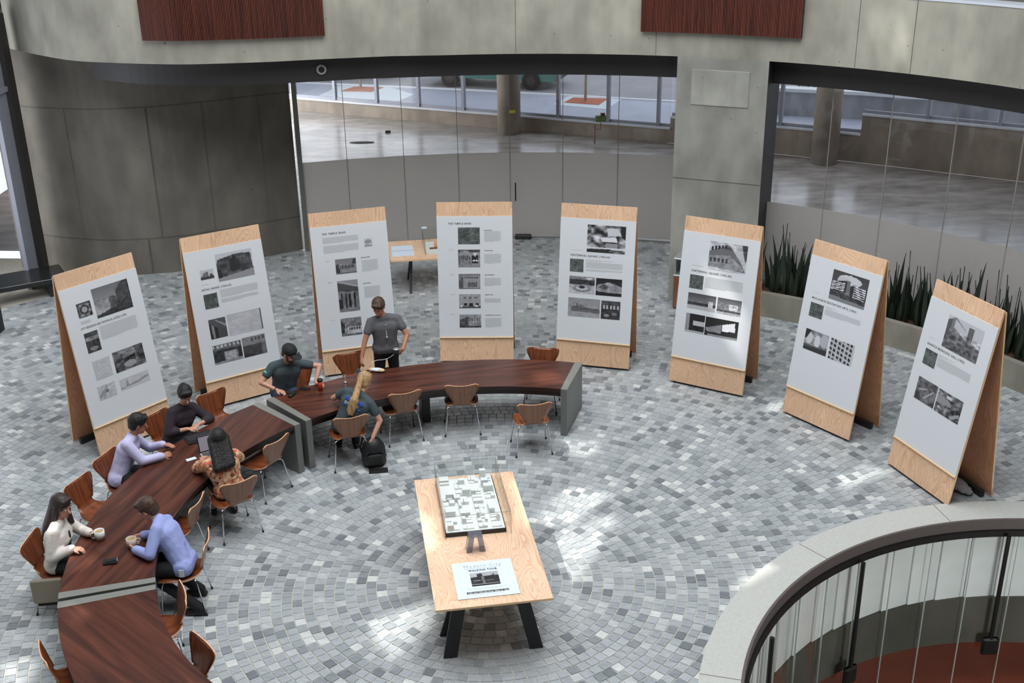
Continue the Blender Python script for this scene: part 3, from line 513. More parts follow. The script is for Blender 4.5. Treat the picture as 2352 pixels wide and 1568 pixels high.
for i, (x, y) in enumerate([(9.9, 36.6), (11.0, 36.2), (12.2, 35.7), (13.4, 35.2), (14.6, 34.6)]):
    mb = MB(); t = thing('shrub', '%s green shrub behind the low street wall on the right' % ['first', 'second', 'third', 'fourth', 'fifth'][i], 'shrub', (x, y, .6), 0, 'shrubs behind the street wall')
    for k in range(160):
        a = random.random()*6.28; r_ = random.random()**.5*.75; z = random.uniform(.1, .9); s_ = random.uniform(.05, .1); m_ = Matrix.Rotation(random.random()*3, 3, 'X') @ Matrix.Rotation(random.random()*3, 3, 'Z')
        mb.add([m_ @ Vector(v)+Vector((r_*math.cos(a), r_*math.sin(a)*.7, z)) for v in ((-s_, 0, 0), (0, -s_*.4, 0), (s_, 0, 0), (0, s_*.4, 0))], [(0, 1, 2, 3)])
    tag(mb.build('foliage', 'leaf_outdoor', t), kind='stuff')
#@@PART2
# ------------------------------------------------------------ display panels
LEAN, PH, P0, P1, BD, ZB = .155721, 2.63134, .225306, 2.221189, .70531, .0389
def text_mesh(name, txt, size, mat_, parent, x, z, y=-.0125, bold=0, sp=1.0, width=None, align='LEFT', rx=R(90)):
    c = bpy.data.curves.new(name, 'FONT'); c.body = txt; c.size = size; c.offset = bold; c.space_character = sp; c.align_x = align; c.resolution_u = 2
    o = bpy.data.objects.new(name, c); COL.objects.link(o); bpy.context.view_layer.update()
    me = bpy.data.meshes.new_from_object(o.evaluated_get(bpy.context.evaluated_depsgraph_get())); wd = o.dimensions.x; bpy.data.objects.remove(o)
    me.materials.clear(); me.materials.append(M[mat_]); q = link(name, me, parent); q.location = (x, y, z); q.rotation_euler = (rx, 0, 0)
    if width and wd > 0: q.scale = (width/wd, 1, 1)
    return q
class Pic:
    def __init__(s, w_, h_, cell=.0105): s.w, s.h = max(6, round(w_/cell)), max(6, round(h_/cell)); s.a = np.full((s.h, s.w), .6); yy, xx = np.mgrid[0:s.h, 0:s.w]; s.x = (xx+.5)/s.w; s.y = (yy+.5)/s.h; s.tint = (1, 1, 1.03)
    def g(s, a, b): s.a = a+(b-a)*s.y; return s
    def r(s, x0, y0, x1, y1, v): s.a = np.where((s.x >= x0) & (s.x < x1) & (s.y >= y0) & (s.y < y1), v, s.a); return s
    def p(s, P, v):
        ins = np.zeros_like(s.a, bool); n = len(P)
        for i in range(n):
            (xa, ya), (xb, yb) = P[i], P[(i+1) % n]
            if ya == yb: continue
            c = ((ya > s.y) != (yb > s.y)) & (s.x < (xb-xa)*(s.y-ya)/(yb-ya)+xa); ins ^= c
        s.a = np.where(ins, v, s.a); return s
    def win(s, x0, y0, x1, y1, nx, ny, v, sk=0, fx=.55, fy=.5):
        u = (s.x-x0)/(x1-x0); yt = s.y-sk*u; q = (yt-y0)/(y1-y0); m = (u > 0) & (u < 1) & (q > 0) & (q < 1) & ((u*nx) % 1 < fx) & ((q*ny) % 1 < fy); s.a = np.where(m, v, s.a); return s
    def n(s, amp, k=6, y0=0, y1=1, x0=0, x1=1):
        g = RNG.random((k+2, k+2)); ix = s.x*k; iy = s.y*k; a = ix.astype(int); b = iy.astype(int); fx, fy = ix-a, iy-b
        v = g[b, a]*(1-fx)*(1-fy)+g[b, a+1]*fx*(1-fy)+g[b+1, a]*(1-fx)*fy+g[b+1, a+1]*fx*fy; m = (s.y >= y0) & (s.y < y1) & (s.x >= x0) & (s.x < x1)
        s.a = np.where(m, s.a+(v-.5)*2*amp, s.a); return s
    def e(s, cx, cy, rx, ry, v): s.a = np.where(((s.x-cx)/rx)**2+((s.y-cy)/ry)**2 < 1, v, s.a); return s
    def build(s, name, parent, x0, zt, wd, hg, y=-.0128, rot=None):
        a = np.clip(s.a, .03, .97); V = [((x0+wd*i/s.w), y, zt-hg*j/s.h) for j in range(s.h+1) for i in range(s.w+1)]; W = s.w+1
        F = [(j*W+i, (j+1)*W+i, (j+1)*W+i+1, j*W+i+1) for j in range(s.h) for i in range(s.w)]
        me = bpy.data.meshes.new(name); me.from_pydata(V, [], F); me.materials.append(M['photo_print']); ca = me.color_attributes.new('Col', 'BYTE_COLOR', 'CORNER')
        c = np.stack([np.clip(a*t, 0, 1) for t in s.tint]+[np.ones_like(a)], -1).reshape(-1, 4)*.88; c = np.where(c <= .04045, c/12.92, ((c+.055)/1.055)**2.4); c[:, 3] = 1
        ca.data.foreach_set('color', np.repeat(c, 4, 0).ravel()); return link(name, me, parent)
def aerial(q): q.g(.36, .36).n(.10, 5).n(.10, 14).n(.05, 30); q.tint = (.95, 1.04, 1.0); return q
def mix(q, n1=.25): return q.n(n1, 7).n(n1*.8, 15)
PICS = {
 '1big': lambda q: q.g(.45, .72).p([(.0, .9), (.2, .88), (.5, .72), (1, .75), (1, 1), (0, 1)], .22).p([(.62, .3), (.75, .1), (1, -.1), (1, .85), (.6, .75)], .25).win(.65, .1, .98, .7, 6, 8, .38, -.12).p([(.28, .62), (.45, .4), (.6, .42), (.62, .75), (.3, .85)], .34).p([(.26, .62), (.4, .42), (.42, .78), (.3, .84)], .62).n(.10, 20, .4).n(.18, 9, 0, .3, .6, 1),
 '1ros': lambda q: mix(q.g(.3, .3), .2).e(.5, .5, .42, .42, .45).e(.5, .5, .33, .33, .2).e(.5, .5, .2, .22, .66).e(.25, .18, .12, .1, .6).e(.78, .2, .13, .1, .58).e(.85, .62, .12, .1, .6).e(.3, .86, .14, .1, .62).e(.7, .88, .1, .1, .55),
 '1sm': lambda q: mix(q.g(.2, .25).r(0, 0, 1, .2, .26).r(0, .22, 1, .4, .55).r(0, .4, 1, 1, .25), .12).e(.5, .82, .3, .1, .55),
 '1r': lambda q: mix(q.g(.5, .4).p([(.3, .45), (.7, .35), (.7, .8), (.35, .85)], .15).p([(0, .5), (.3, .3), (.3, 1), (0, 1)], .25).p([(.7, 0), (1, 0), (1, .8), (.8, .7)], .3), .18).e(.5, .75, .2, .15, .65),
 '2big': lambda q: q.g(.80, .86).p([(0, .35), (.06, .2), (.5, .1), (.95, .12), (1, .8), (0, .9)], .28).p([(0, .55), (.12, .6), (.12, .9), (0, .9)], .12).n(.14, 9, .15, .85).win(.55, .3, .95, .6, 6, 3, .2).e(.42, .42, .07, .2, .17).e(.5, .36, .06, .24, .14).e(.56, .5, .09, .2, .18).e(.47, .58, .12, .14, .15).p([(0, .88), (1, .72), (1, 1), (0, 1)], .60),
 '2sm1': lambda q: q.g(.8, .8).p([(.05, .7), (.3, .3), (.6, .2), (.62, .9), (0, .9)], .5).r(0, .75, 1, 1, .25).win(.2, .3, .6, .7, 4, 3, .2).r(.7, .5, .9, .8, .25),
 '2l': lambda q: q.g(.35, .3).p([(0, .2), (.5, .5), (.5, 1), (0, 1)], .15).p([(.12, .25), (.3, .4), (.3, .95), (.15, 1)], .55).p([(.3, 0), (1, .35), (1, .5), (.4, .1)], .6).p([(.62, .6), (1, .55), (1, 1), (.62, 1)], .3),
 '2pl': lambda q: q.g(.80, .78).n(.05, 12).r(.0, .0, 1, .03, .7).r(.96, 0, 1, 1, .4).win(.05, .1, .9, .9, 14, 6, .72, 0, .3, .15),
 '2bl': lambda q: q.g(.4, .55).win(0, .05, 1, .3, 7, 1, .75).r(0, .3, 1, .42, .2).r(.4, .42, .8, .85, .68).r(0, .42, .38, .9, .2).r(.85, .42, 1, .9, .18).p([(0, .9), (1, .85), (1, 1), (0, 1)], .6).n(.1, 12),
 '2br': lambda q: q.g(.5, .4).r(0, .0, 1, .4, .55).win(.4, .05, 1, .4, 4, 1, .3).p([(0, .45), (.8, .42), (.8, 1), (0, 1)], .28).p([(0, .7), (.6, 1), (0, 1)], .2).n(.06, 10),
 'aer': aerial,
 'tem1': lambda q: q.g(.5, .62).p([(.15, .4), (.9, .3), (1, .4), (1, .9), (.15, .9)], .55).win(.22, .45, .95, .82, 9, 1, .2).p([(.85, .1), (1, 0), (1, .4), (.8, .4)], .25).p([(0, .45), (.15, .3), (.2, .9), (0, .95)], .22).r(0, .9, 1, 1, .4).n(.08, 14, .3),
 'tem2': lambda q: q.g(.6, .45).p([(0, .05), (1, .25), (1, .42), (0, .32)], .3).p([(.05, .0), (1, .2), (1, .24), (.05, .05)], .7).r(.1, .36, 1, .9, .5).win(.12, .4, .95, .88, 4, 1, .15, 0, .4, 1).r(.5, .45, .62, .85, .12).p([(0, .6), (.15, .6), (.15, .95), (0, .95)], .2).r(0, .9, 1, 1, .5).n(.12, 12, .3),
 'tem3': lambda q: q.g(.55, .6).p([(.25, .4), (.62, .15), (1, .42), (1, .5), (.25, .5)], .42).p([(0, .1), (.2, .3), (.15, .8), (0, .9)], .2).r(.3, .5, 1, .88, .78).win(.36, .54, .98, .84, 5, 1, .25).r(0, .88, 1, 1, .4).n(.14, 10),
 'f1': lambda q: q.g(.25, .5).e(.3, .25, .28, .22, .6).r(.08, .3, .5, .85, .55).win(.12, .35, .48, .8, 4, 1, .3).r(.56, .15, 1, .9, .6).r(.62, .35, .92, .78, .1).p([(.68, .2), (.86, .2), (.77, .42)], .92).p([(.64, .65), (.72, .55), (.78, .65)], .95).p([(.78, .65), (.85, .55), (.92, .65)], .95).r(0, .86, 1, 1, .55).n(.1, 16),
 'f2': lambda q: q.g(.5, .5).p([(.2, .1), (1, .15), (1, .95), (.2, .95)], .62).p([(0, .5), (.2, .15), (.22, .95), (0, .9)], .35).win(.25, .2, .95, .36, 6, 1, .25).r(.42, .5, .85, .88, .38).win(.42, .5, .85, .7, 4, 1, .7).r(0, .94, 1, 1, .35).n(.06, 16),
 'f3': lambda q: q.g(.66, .66).win(.2, .2, .95, .4, 3, 1, .42).r(.45, .62, .64, .9, .12).r(.2, .65, .35, .8, .15).r(.75, .65, .9, .8, .2).r(0, .85, 1, 1, .3).e(.1, .85, .06, .1, .8).e(.8, .85, .08, .08, .85).n(.08, 14),
 'f4': lambda q: q.g(.62, .6).p([(0, .45), (.4, .15), (.4, 1), (0, 1)], .3).p([(.4, .15), (1, .35), (1, .85), (.4, .85)], .62).win(.45, .3, 1, .6, 5, 2, .35).r(0, .85, 1, 1, .25).n(.14, 14),
 '5big': lambda q: mix(q.g(.45, .5), .42).p([(.5, .1), (.8, .1), (.9, .35), (.55, .4)], .85).p([(.35, .45), (.75, .4), (.8, .6), (.4, .6)], .92).p([(0, .8), (1, .8), (1, .88), (0, .85)], .9).r(.5, .65, .8, .8, .6).p([(.85, 0), (1, 0), (1, .5), (.9, .4)], .12).r(0, .88, .6, 1, .15),
 '5a': lambda q: mix(q.g(.6, .8).r(0, 0, 1, .2, .55).r(0, .2, 1, .48, .22), .1).e(.5, .72, .34, .2, .55).e(.5, .68, .24, .12, .8).e(.5, .62, .12, .09, .18).e(.78, .1, .12, .08, .85),
 '5b': lambda q: q.g(.1, .1).p([(0, .75), (.05, .4), (.5, .2), (1, .45), (1, .8), (.4, .8)], .6).p([(.1, .55), (.3, .3), (.5, .45), (.4, .65)], .35).n(.14, 12, .2, .8).r(0, .8, 1, 1, .1),
 '5c': lambda q: q.g(.6, .66).p([(.1, .45), (.4, .35), (.6, .48), (1, .55), (1, .75), (.1, .72)], .42).win(.4, .5, 1, .68, 8, 1, .25).r(.27, .28, .3, .45, .3).n(.05, 12),
 '5d': lambda q: mix(q.g(.2, .2).r(0, 0, 1, .2, .3), .1).win(.1, .25, 1, .65, 5, 1, .75).e(.3, .8, .15, .08, .6).e(.7, .7, .15, .08, .5),
 '6big': lambda q: q.g(.78, .82).p([(0, .35), (.5, .05), (.55, .1), (.9, .7), (1, .95), (0, .9)], .45).win(.05, .18, .5, .45, 5, 1, .15, -.14).p([(0, .5), (.55, .42), (.95, .85), (.9, .95), (0, .9)], .6).win(.04, .55, .55, .85, 5, 1, .25).n(.12, 16, .5).p([(.85, 0), (1, 0), (1, .5), (.97, .6), (.9, .3)], .3).n(.2, 12, 0, .25),
 '6a': lambda q: q.g(.3, .65).r(0, .55, 1, .75, .2).r(.75, .4, .9, .8, .8).n(.12, 18, .5, .9).r(0, .78, 1, 1, .75),
 '6b': lambda q: q.g(.35, .75).p([(0, .2), (.3, .5), (.3, .8), (0, .8)], .5).r(.5, .35, .85, .7, .9).win(.52, .38, .83, .66, 4, 1, .6).r(0, .75, 1, .85, .3).n(.12, 16, .3),
 '6c': lambda q: q.g(.1, .1).r(0, 0, .2, 1, .6).r(.4, .35, 1, .62, .78).n(.1, 12, .6).r(0, .88, 1, 1, .7),
 '6d': lambda q: q.g(.1, .14).p([(0, .6), (.5, .3), (.5, .8), (.1, .8)], .55).p([(.52, .3), (.9, .1), (.92, .6), (.52, .65)], .93).n(.12, 14, .55).r(.1, .88, 1, 1, .6),
 '7big': lambda q: q.g(.26, .4).e(.5, .22, .32, .16, .85).e(.35, .3, .2, .14, .8).p([(0, .4), (.42, .25), (.45, .65), (0, .7)], .18).win(.02, .38, .38, .68, 1, 5, .9, -.03, 1).p([(.42, .25), (.52, .24), (.54, .7), (.44, .7)], .45).p([(.55, .4), (.62, .3), (.64, .75), (.55, .7)], .15).p([(.64, .32), (1, .4), (1, .8), (.64, .72)], .2).win(.64, .34, .96, .76, 1, 6, .92, .04, 1).p([(0, .7), (1, .75), (1, .9), (0, .85)], .25).n(.12, 18, .6, .88).p([(0, .85), (1, .9), (1, 1), (0, 1)], .52),
 '7a': lambda q: mix(q.g(.6, .6), .15).e(.2, .4, .14, .28, .85).e(.55, .45, .12, .3, .88).e(.85, .35, .2, .3, .75).p([(0, 0), (.25, 0), (.1, .4), (0, .5)], .15).r(0, .72, 1, 1, .35).p([(0, .85), (1, .75), (1, 1), (0, 1)], .2),
 '7b': lambda q: q.g(.78, .8).win(0, -.5, 1.0, 1.1, 6, 7, .34, .30, .55, .62).win(0, -.5, 1.0, 1.1, 6, 7, .12, .30, .34, .5),
 '8big': lambda q: q.g(.82, .8).p([(0, .15), (.2, .0), (.6, .3), (1, .45), (1, 1), (0, 1)], .5).p([(.2, .05), (.62, .32), (.6, .55), (.2, .3)], .8).p([(.6, .1), (.75, .1), (.75, .6), (.6, .6)], .4).p([(.75, .35), (1, .42), (1, .6), (.75, .55)], .8).p([(0, .5), (1, .65), (1, 1), (0, 1)], .38).n(.22, 14, .4).p([(0, .15), (.12, .1), (.1, .6), (0, .6)], .35),
 '8a': lambda q: mix(q.g(.35, .35), .16).p([(.1, .5), (.5, .35), (.55, .4), (.15, .56)], .7).p([(.4, .8), (.85, .3), (.88, .35), (.45, .85)], .7),
 '8b': lambda q: mix(q.g(.4, .35), .28).r(.35, .12, .55, .25, .85).p([(0, .2), (.5, .3), (.6, .5), (0, .6)], .6).p([(.6, .9), (.95, .6), (1, .7), (.7, 1)], .65).r(.1, .7, .2, .8, .75),
 'sk': lambda q: q.g(.80, .80).n(.05, 14).win(.05, .2, .95, .9, 7, 6, .74, 0, .2, .12), 'map': lambda q: q.g(.79, .79).n(.09, 9).p([(0, .7), (.45, .2), (.55, .3), (.1, .9)], .62).p([(.5, 0), (.6, .1), (.3, 1), (.2, .9)], .66).p([(.4, .4), (.6, .35), (.6, .55), (.42, .6)], .5),
 'sky': lambda q: q.g(.81, .81).p([(0, .75), (.2, .7), (.22, .2), (.27, .2), (.3, .65), (.6, .6), (.8, .45), (.95, .35), (1, .5), (.6, .78), (0, .85)], .62).n(.04, 12)}
DATA = [
 ([-5.448, 14.794, .8935], 'CITY RESIDENCE AND PROVINCIAL HOTELS (1970)', [('1big', .464, .331, 1.04, .75), ('1ros', .198, .465, .413, .67), ('1sm', .2, .893, .411, 1.181), ('1r', .538, 1.286, 1.032, 1.589), ('sk', .217, 1.306, .483, 1.586), ('map', .193, 1.68, .472, 1.88), ('sky', .544, 1.70, 1.021, 1.86)], [(.197, .72, .365, .77), (.45, .868, 1.05, 1.06)], 'leftmost display panel, with a square photo of a rosette and pale sketch drawings'),
 ([-4.1167, 16.1187, .5841], 'RETAIL BANKS (1960-65)', [('2big', .465, .33, 1.035, .745), ('2sm1', .198, .523, .405, .668), ('aer', .188, .893, .4, 1.117), ('2l', .195, 1.283, .459, 1.589), ('2pl', .485, 1.27, 1.03, 1.60), ('2bl', .185, 1.692, .636, 1.99), ('2br', .655, 1.678, 1.03, 1.99)], [(.187, .74, .394, .75), (.45, .868, 1.05, .99), (.45, 1.01, 1.05, 1.07)], 'second display panel from the left, with two shopfront photos side by side at the bottom'),
 ([-2.4558, 17.0793, .2895], 'THE TEMPLE BANK', [('tem1', .347, .761, .676, 1.0), ('tem2', .345, 1.111, .673, 1.621), ('tem3', .34, 1.726, .673, 2.019)], [(.181, .40, .75, .50), (.181, .53, .75, .65), (.765, .82, 1.035, 1.0), (.765, 1.25, 1.03, 1.43), (.765, 1.83, 1.03, 1.99)], 'third display panel from the left, with three stacked photos and a small temple drawing'),
 ([-.5843, 17.4046, -.0295], 'THE TEMPLE BANK', [('aer', .341, .405, .693, .678), ('f1', .336, .767, .691, 1.055), ('f2', .336, 1.165, .688, 1.413), ('f3', .337, 1.502, .688, 1.736), ('f4', .335, 1.841, .691, 2.063)], [(.762, .47, 1.04, .64), (.758, .84, 1.04, 1.0), (.756, 1.235, 1.035, 1.37), (.754, 1.575, 1.032, 1.651), (.757, 1.905, 1.034, 2.06)], 'middle display panel facing the camera, with a column of five small photos'),
 ([1.3007, 17.1315, -.2785], 'CENTENNIAL SQUARE (1962-65)', [('5big', .444, .314, 1.062, .754), ('aer', .179, .881, .402, 1.093), ('5a', .181, 1.162, .599, 1.441), ('5b', .619, 1.166, 1.041, 1.447), ('5c', .176, 1.519, .701, 1.828), ('5d', .722, 1.527, 1.032, 1.828)], [(.183, .735, .384, .748), (.44, .885, .89, .90), (.44, .92, 1.045, 1.02), (.44, 1.035, 1.045, 1.066)], 'display panel behind the steel table end, with aerial and fountain photos'),
 ([3.0083, 16.2223, -.5394], 'CENTENNIAL SQUARE (1962-65)', [('6big', .439, .325, 1.037, .757), ('aer', .174, .884, .395, 1.098), ('6a', .176, 1.168, .631, 1.414), ('6b', .658, 1.168, 1.04, 1.413), ('6c', .178, 1.495, .489, 1.791), ('6d', .501, 1.499, 1.031, 1.789)], [(.179, .735, .38, .748), (.42, .885, 1.04, 1.05)], 'display panel in front of the square pillar, with a sunlit streak across its lower photos'),
 ([4.3883, 14.8955, -.9372], 'MACLAURIN EDUCATION ARTS (1966)', [('7big', .423, .328, 1.03, .755), ('aer', .147, .888, .38, 1.094), ('7a', .157, 1.283, .571, 1.589), ('7b', .61, 1.287, 1.017, 1.592)], [(.15, .733, .367, .745), (.41, .885, .6, .90), (.41, .92, 1.03, 1.0)], 'second display panel from the right, with a photo of slanting window shadows'),
 ([5.3072, 13.1774, -1.2287], 'SAANICH MUNICIPAL HALL (1965)', [('8big', .40, .335, 1.03, .765), ('aer', .15, .888, .38, 1.098), ('8a', .165, 1.28, .545, 1.585), ('8b', .565, 1.285, 1.02, 1.592)], [(.15, .733, .355, .745), (.40, .885, .7, .90), (.40, .92, 1.02, 1.04)], 'rightmost display panel, behind the round stair opening, with two photos below its text')]
HW = .61; SL, CL = math.sin(LEAN), math.cos(LEAN)
ytop = PH*SL; ztop = .04+PH*CL
def sheet(mb, y0, z0, y1, z1, w_, th, mi=0, medge=1):
    # slanted sheet between (y0,z0) and (y1,z1), thickness th behind the front face
    d = Vector((0, y1-y0, z1-z0)); L_ = d.length; d /= L_; nb = Vector((0, d.z, -d.y)); P = []
    for k, (a, b) in enumerate(((0, 0), (0, th), (L_, th), (L_, 0))):
        q = Vector((0, y0, z0))+d*a+nb*b; P += [Vector((-w_/2, q.y, q.z)), Vector((w_/2, q.y, q.z))]
    o = len(mb.v); mb.v += [tuple(p) for p in P]
    for f, q in (((0, 1, 7, 6), mi), ((2, 4, 5, 3), mi), ((0, 2, 3, 1), medge), ((4, 6, 7, 5), medge), ((0, 6, 4, 2), medge), ((1, 3, 5, 7), medge)): mb.f.append(tuple(o+i for i in f)); mb.m.append(q)
    return mb
temple = lambda q: q.g(.84, .84).p([(.1, .35), (.5, .05), (.9, .35)], .62).r(.1, .38, .9, .55, .6).r(.2, .55, .8, .85, .8).win(.2, .55, .8, .85, 4, 1, .6, 0, .3, 1).r(.02, .85, .98, .95, .45)
for i, (pos, head, pics, blocks, lab) in enumerate(DATA):
    t = thing('display_panel', lab, 'display panel', (pos[0], pos[1], 0), pos[2], 'plywood A-frame display panels in an arc')
    fs = sheet(MB(), 0, .04, ytop, ztop, 1.22, .024).build('front_sheet', ['panel_plywood', 'ply_edge'], t)
    sheet(MB(), BD-.02, ZB, ytop+.026, ztop-.03, 1.22, .024).build('back_sheet', ['panel_plywood_shaded', 'ply_edge'], t)  # darker plywood copy, shade of the back sheet put into its colour
    MB().box((0, .05, .022), (1.1, .05, .044)).build('front_runner', 'black_paint', t); MB().box((.03 if i < 4 else -.03, .60, .045), (1.16, .06, .09)).build('rear_runner', 'black_paint', t)
    # poster in its own slanted frame: origin at the sheet's top edge
    po = MB(); po.box((0, -.0055, -(P0+P1)/2), (1.22, .011, P1-P0)); ps = po.build('poster', 'poster_white', t); ps.location = (0, ytop, ztop); ps.rotation_euler = (-LEAN, 0, 0)
    rl = MB().bbox((0, -.014, -P1-.009), (1.22, .028, .018), .004).build('poster_rail', 'ply_edge', t); rl.location = (0, ytop, ztop); rl.rotation_euler = (-LEAN, 0, 0)
    for nm, x0, y0, x1, y1 in pics:
        q = PICS[nm](Pic(x1-x0, y1-y0)); q.build('photograph_print', ps, x0-HW, -y0, x1-x0, y1-y0)
    hz = .34 if 'TEMPLE' in head else .818; wd = .38 if 'TEMPLE' in head else {0: .72, 1: .46, 4: .645, 5: .65, 6: .77, 7: .70}[i]
    text_mesh('headline', head, .042, 'ink', ps, .182-HW if i < 6 else .15-HW, -hz-.016, bold=.0012, sp=1.35, width=wd)
    for (x0, y0, x1, y1) in blocks:
        mb = MB(); y = y0; k = 0
        while y < y1-.002:
            last = y+.0125 >= y1; xe = x1-RNG.random()*.02 if not last else x0+(x1-x0)*.55
            mb.add([(x0-HW, -.0122, -y), (xe-HW, -.0122, -y), (xe-HW, -.0122, -y-.0052), (x0-HW, -.0122, -y-.0052)], [(0, 1, 2, 3)]); y += .0125
        mb.build('text_block', 'ink_light', ps)
    if i in (2, 3):
        yrs = [('1907', .775), ('1909', 1.12), ('1913', 1.735)] if i == 2 else [('1912', .77), ('1922', 1.177), ('1928', 1.506), ('1949', 1.84)]
        subs = [(.78, 'Merchants Bank'), (1.20, 'Molson Bank'), (1.78, 'Union Bank')] if i == 2 else [(.46, 'Temple Banks'), (.79, 'Dominion Bank'), (1.19, 'Bank of Montreal'), (1.52, 'National Trust'), (1.86, 'Imperial Bank of Commerce')]
        for tx, y in yrs: text_mesh('year', tx, .028, 'ink_mid', ps, .183-HW, -y-.01, sp=1.5)
        for y, tx in subs: text_mesh('caption', tx, .022, 'ink', ps, .762-HW, -y, bold=.0006)
        if i == 2: temple(Pic(.13, .135)).build('temple_drawing', ps, .835-HW, -.474, .13, .135)
t = thing('sandbag', 'pale cloth sandbag lying between the sheets of the rightmost display panel', 'sandbag', (5.78, 13.15, 0), -1.1)
mb = MB(); mb.ell((0, 0, .06), (.24, .14, .065), 14); mb.ell((.2, 0, .05), (.08, .1, .04), 10); mb.build('sack', 'fabric_grey', t, True); MB().ell((.28, 0, .045), (.03, .06, .03), 8).build('tied_end', 'fabric_grey', t, True)
#@@PART3
# ------------------------------------------------------------ curved table in three sections
TC = (-.28, 11.22); RIN, ROUT = 3.68, 4.64
def table_section(a0, a1, lab, legs=()):
    mid = (a0+a1)/2; t = thing('curved_table_section', lab, 'table', (TC[0], TC[1], 0), R(mid), 'sections of the long curved table')
    b0, b1 = a0-mid, a1-mid; sl = 1.45
    MB().arc((0, 0), RIN, ROUT, b0+sl, b1-sl, .685, .740, 40, 0, 1).build('tabletop', ['table_wood_r', 'table_dark'], t)
    MB().arc((0, 0), RIN+.05, ROUT-.05, b0+sl, b1-sl, .60, .684, 40).build('apron', 'table_dark', t)
    for s0, s1 in ((b0, b0+sl-.02), (b1-sl+.02, b1)):
        MB().arc((0, 0), RIN-.005, ROUT+.005, s0, s1, 0, .742, 2, 1, 0, 0).build('end_slab', ['steel', 'steel_strip'], t)
    for a in legs: p = pol(4.30, a-mid, 0, (0, 0)); MB().bbox((0, 0, .3), (.30, .12, .6), .006).build('leg', 'table_dark', t, loc=p, rz=R(a-mid))
    return t
wood('table_wood_r', (54, 26, 20), (98, 54, 40), 1.5, (7, .5, 3), .36, 0, .12, .7)
table_section(73.4, 133.5, 'dark red-brown curved table section in front of the middle panels, ending in a steel slab', (104,))
table_section(134.9, 196.4, 'dark red-brown curved table section at the left where most people sit', (165,))
table_section(197.1, 258, 'nearest curved table section, running out of the photo at the bottom left', (228,))
# ------------------------------------------------------------ bent plywood chairs
def make_chair():
    t = thing('plywood_chair', 'x', 'chair')
    key = [(.25, .425, .175), (.22, .452, .215), (.12, .462, .24), (0, .456, .246), (-.09, .455, .23), (-.16, .463, .188), (-.205, .485, .150), (-.232, .52, .130), (-.25, .565, .142), (-.268, .625, .172), (-.285, .69, .205), (-.303, .755, .236), (-.318, .81, .248), (-.326, .842, .232), (-.328, .856, .19)]
    C_ = catmull([Vector(k) for k in key], 2); n = 8; V = []; W_ = []
    for layer in (0, 1):
        for k, c in enumerate(C_):
            p0 = C_[max(k-1, 0)]; p1 = C_[min(k+1, len(C_)-1)]; tx = Vector((0, p1.x-p0.x, p1.y-p0.y)).normalized(); nb = Vector((0, tx.z, -tx.y))  # lower/back normal
            for i in range(n+1):
                u = i/n*2-1; curl = .022*u*u*(1 if c.y > .56 else -.3 if c.y > .52 else .12)
                topdip = -.020*(1-u*u) if k >= len(C_)-3 else 0
                P = Vector((u*c.z, c.x+(curl if c.y > .52 else 0), c.y+(curl*.6 if c.y <= .52 else 0)+topdip)); V.append(P+nb*(-.006 if layer == 0 else .006))
    m = len(C_); w1 = n+1; F = []; MI = []
    for k in range(m-1):
        for i in range(n):
            a = k*w1+i; F.append((a, a+1, a+w1+1, a+w1)); b = a+m*w1; F.append((b, b+w1, b+w1+1, b+1)); MI += [0, 2]
    for k in range(m-1):
        for i in (0, n): a = k*w1+i; b = a+m*w1; F.append((a, a+w1, b+w1, b)); MI.append(1)
    for k in (0, m-1):
        for i in range(n): a = k*w1+i; b = a+m*w1; F.append((a, a+1, b+1, b)); MI.append(1)
    mb = MB(); mb.v = V; mb.f = F; mb.m = MI; s = mb.build('seat_shell', ['chair_wood', 'chair_edge', 'chair_front'], t)
    for p, q in zip(s.data.polygons, MI): p.use_smooth = (q != 1)
    MB().lathe([(.09, .425), (.095, .438), (.08, .452)], 16).build('mounting_plate', 'chrome', t)
    for sx in (-1, 1):
        for yy, yb in ((.19, .235), (-.17, -.245)):
            l = MB().tube([(sx*.05, yy*.25, .432), (sx*.18, yy*.9, .438), (sx*.202, yy, .425), (sx*.21, yy*1.03, .39), (sx*.255, yb, .012)], .0085, 8).build('leg', 'chrome', t, True)
            MB().lathe([(.014, 0), (.014, .022), (.010, .026)], 10, (sx*.256, yb, 0)).build('foot_cap', 'black_plastic', l)
    return t
chair0 = make_chair(); ckm = kidmap(chair0)
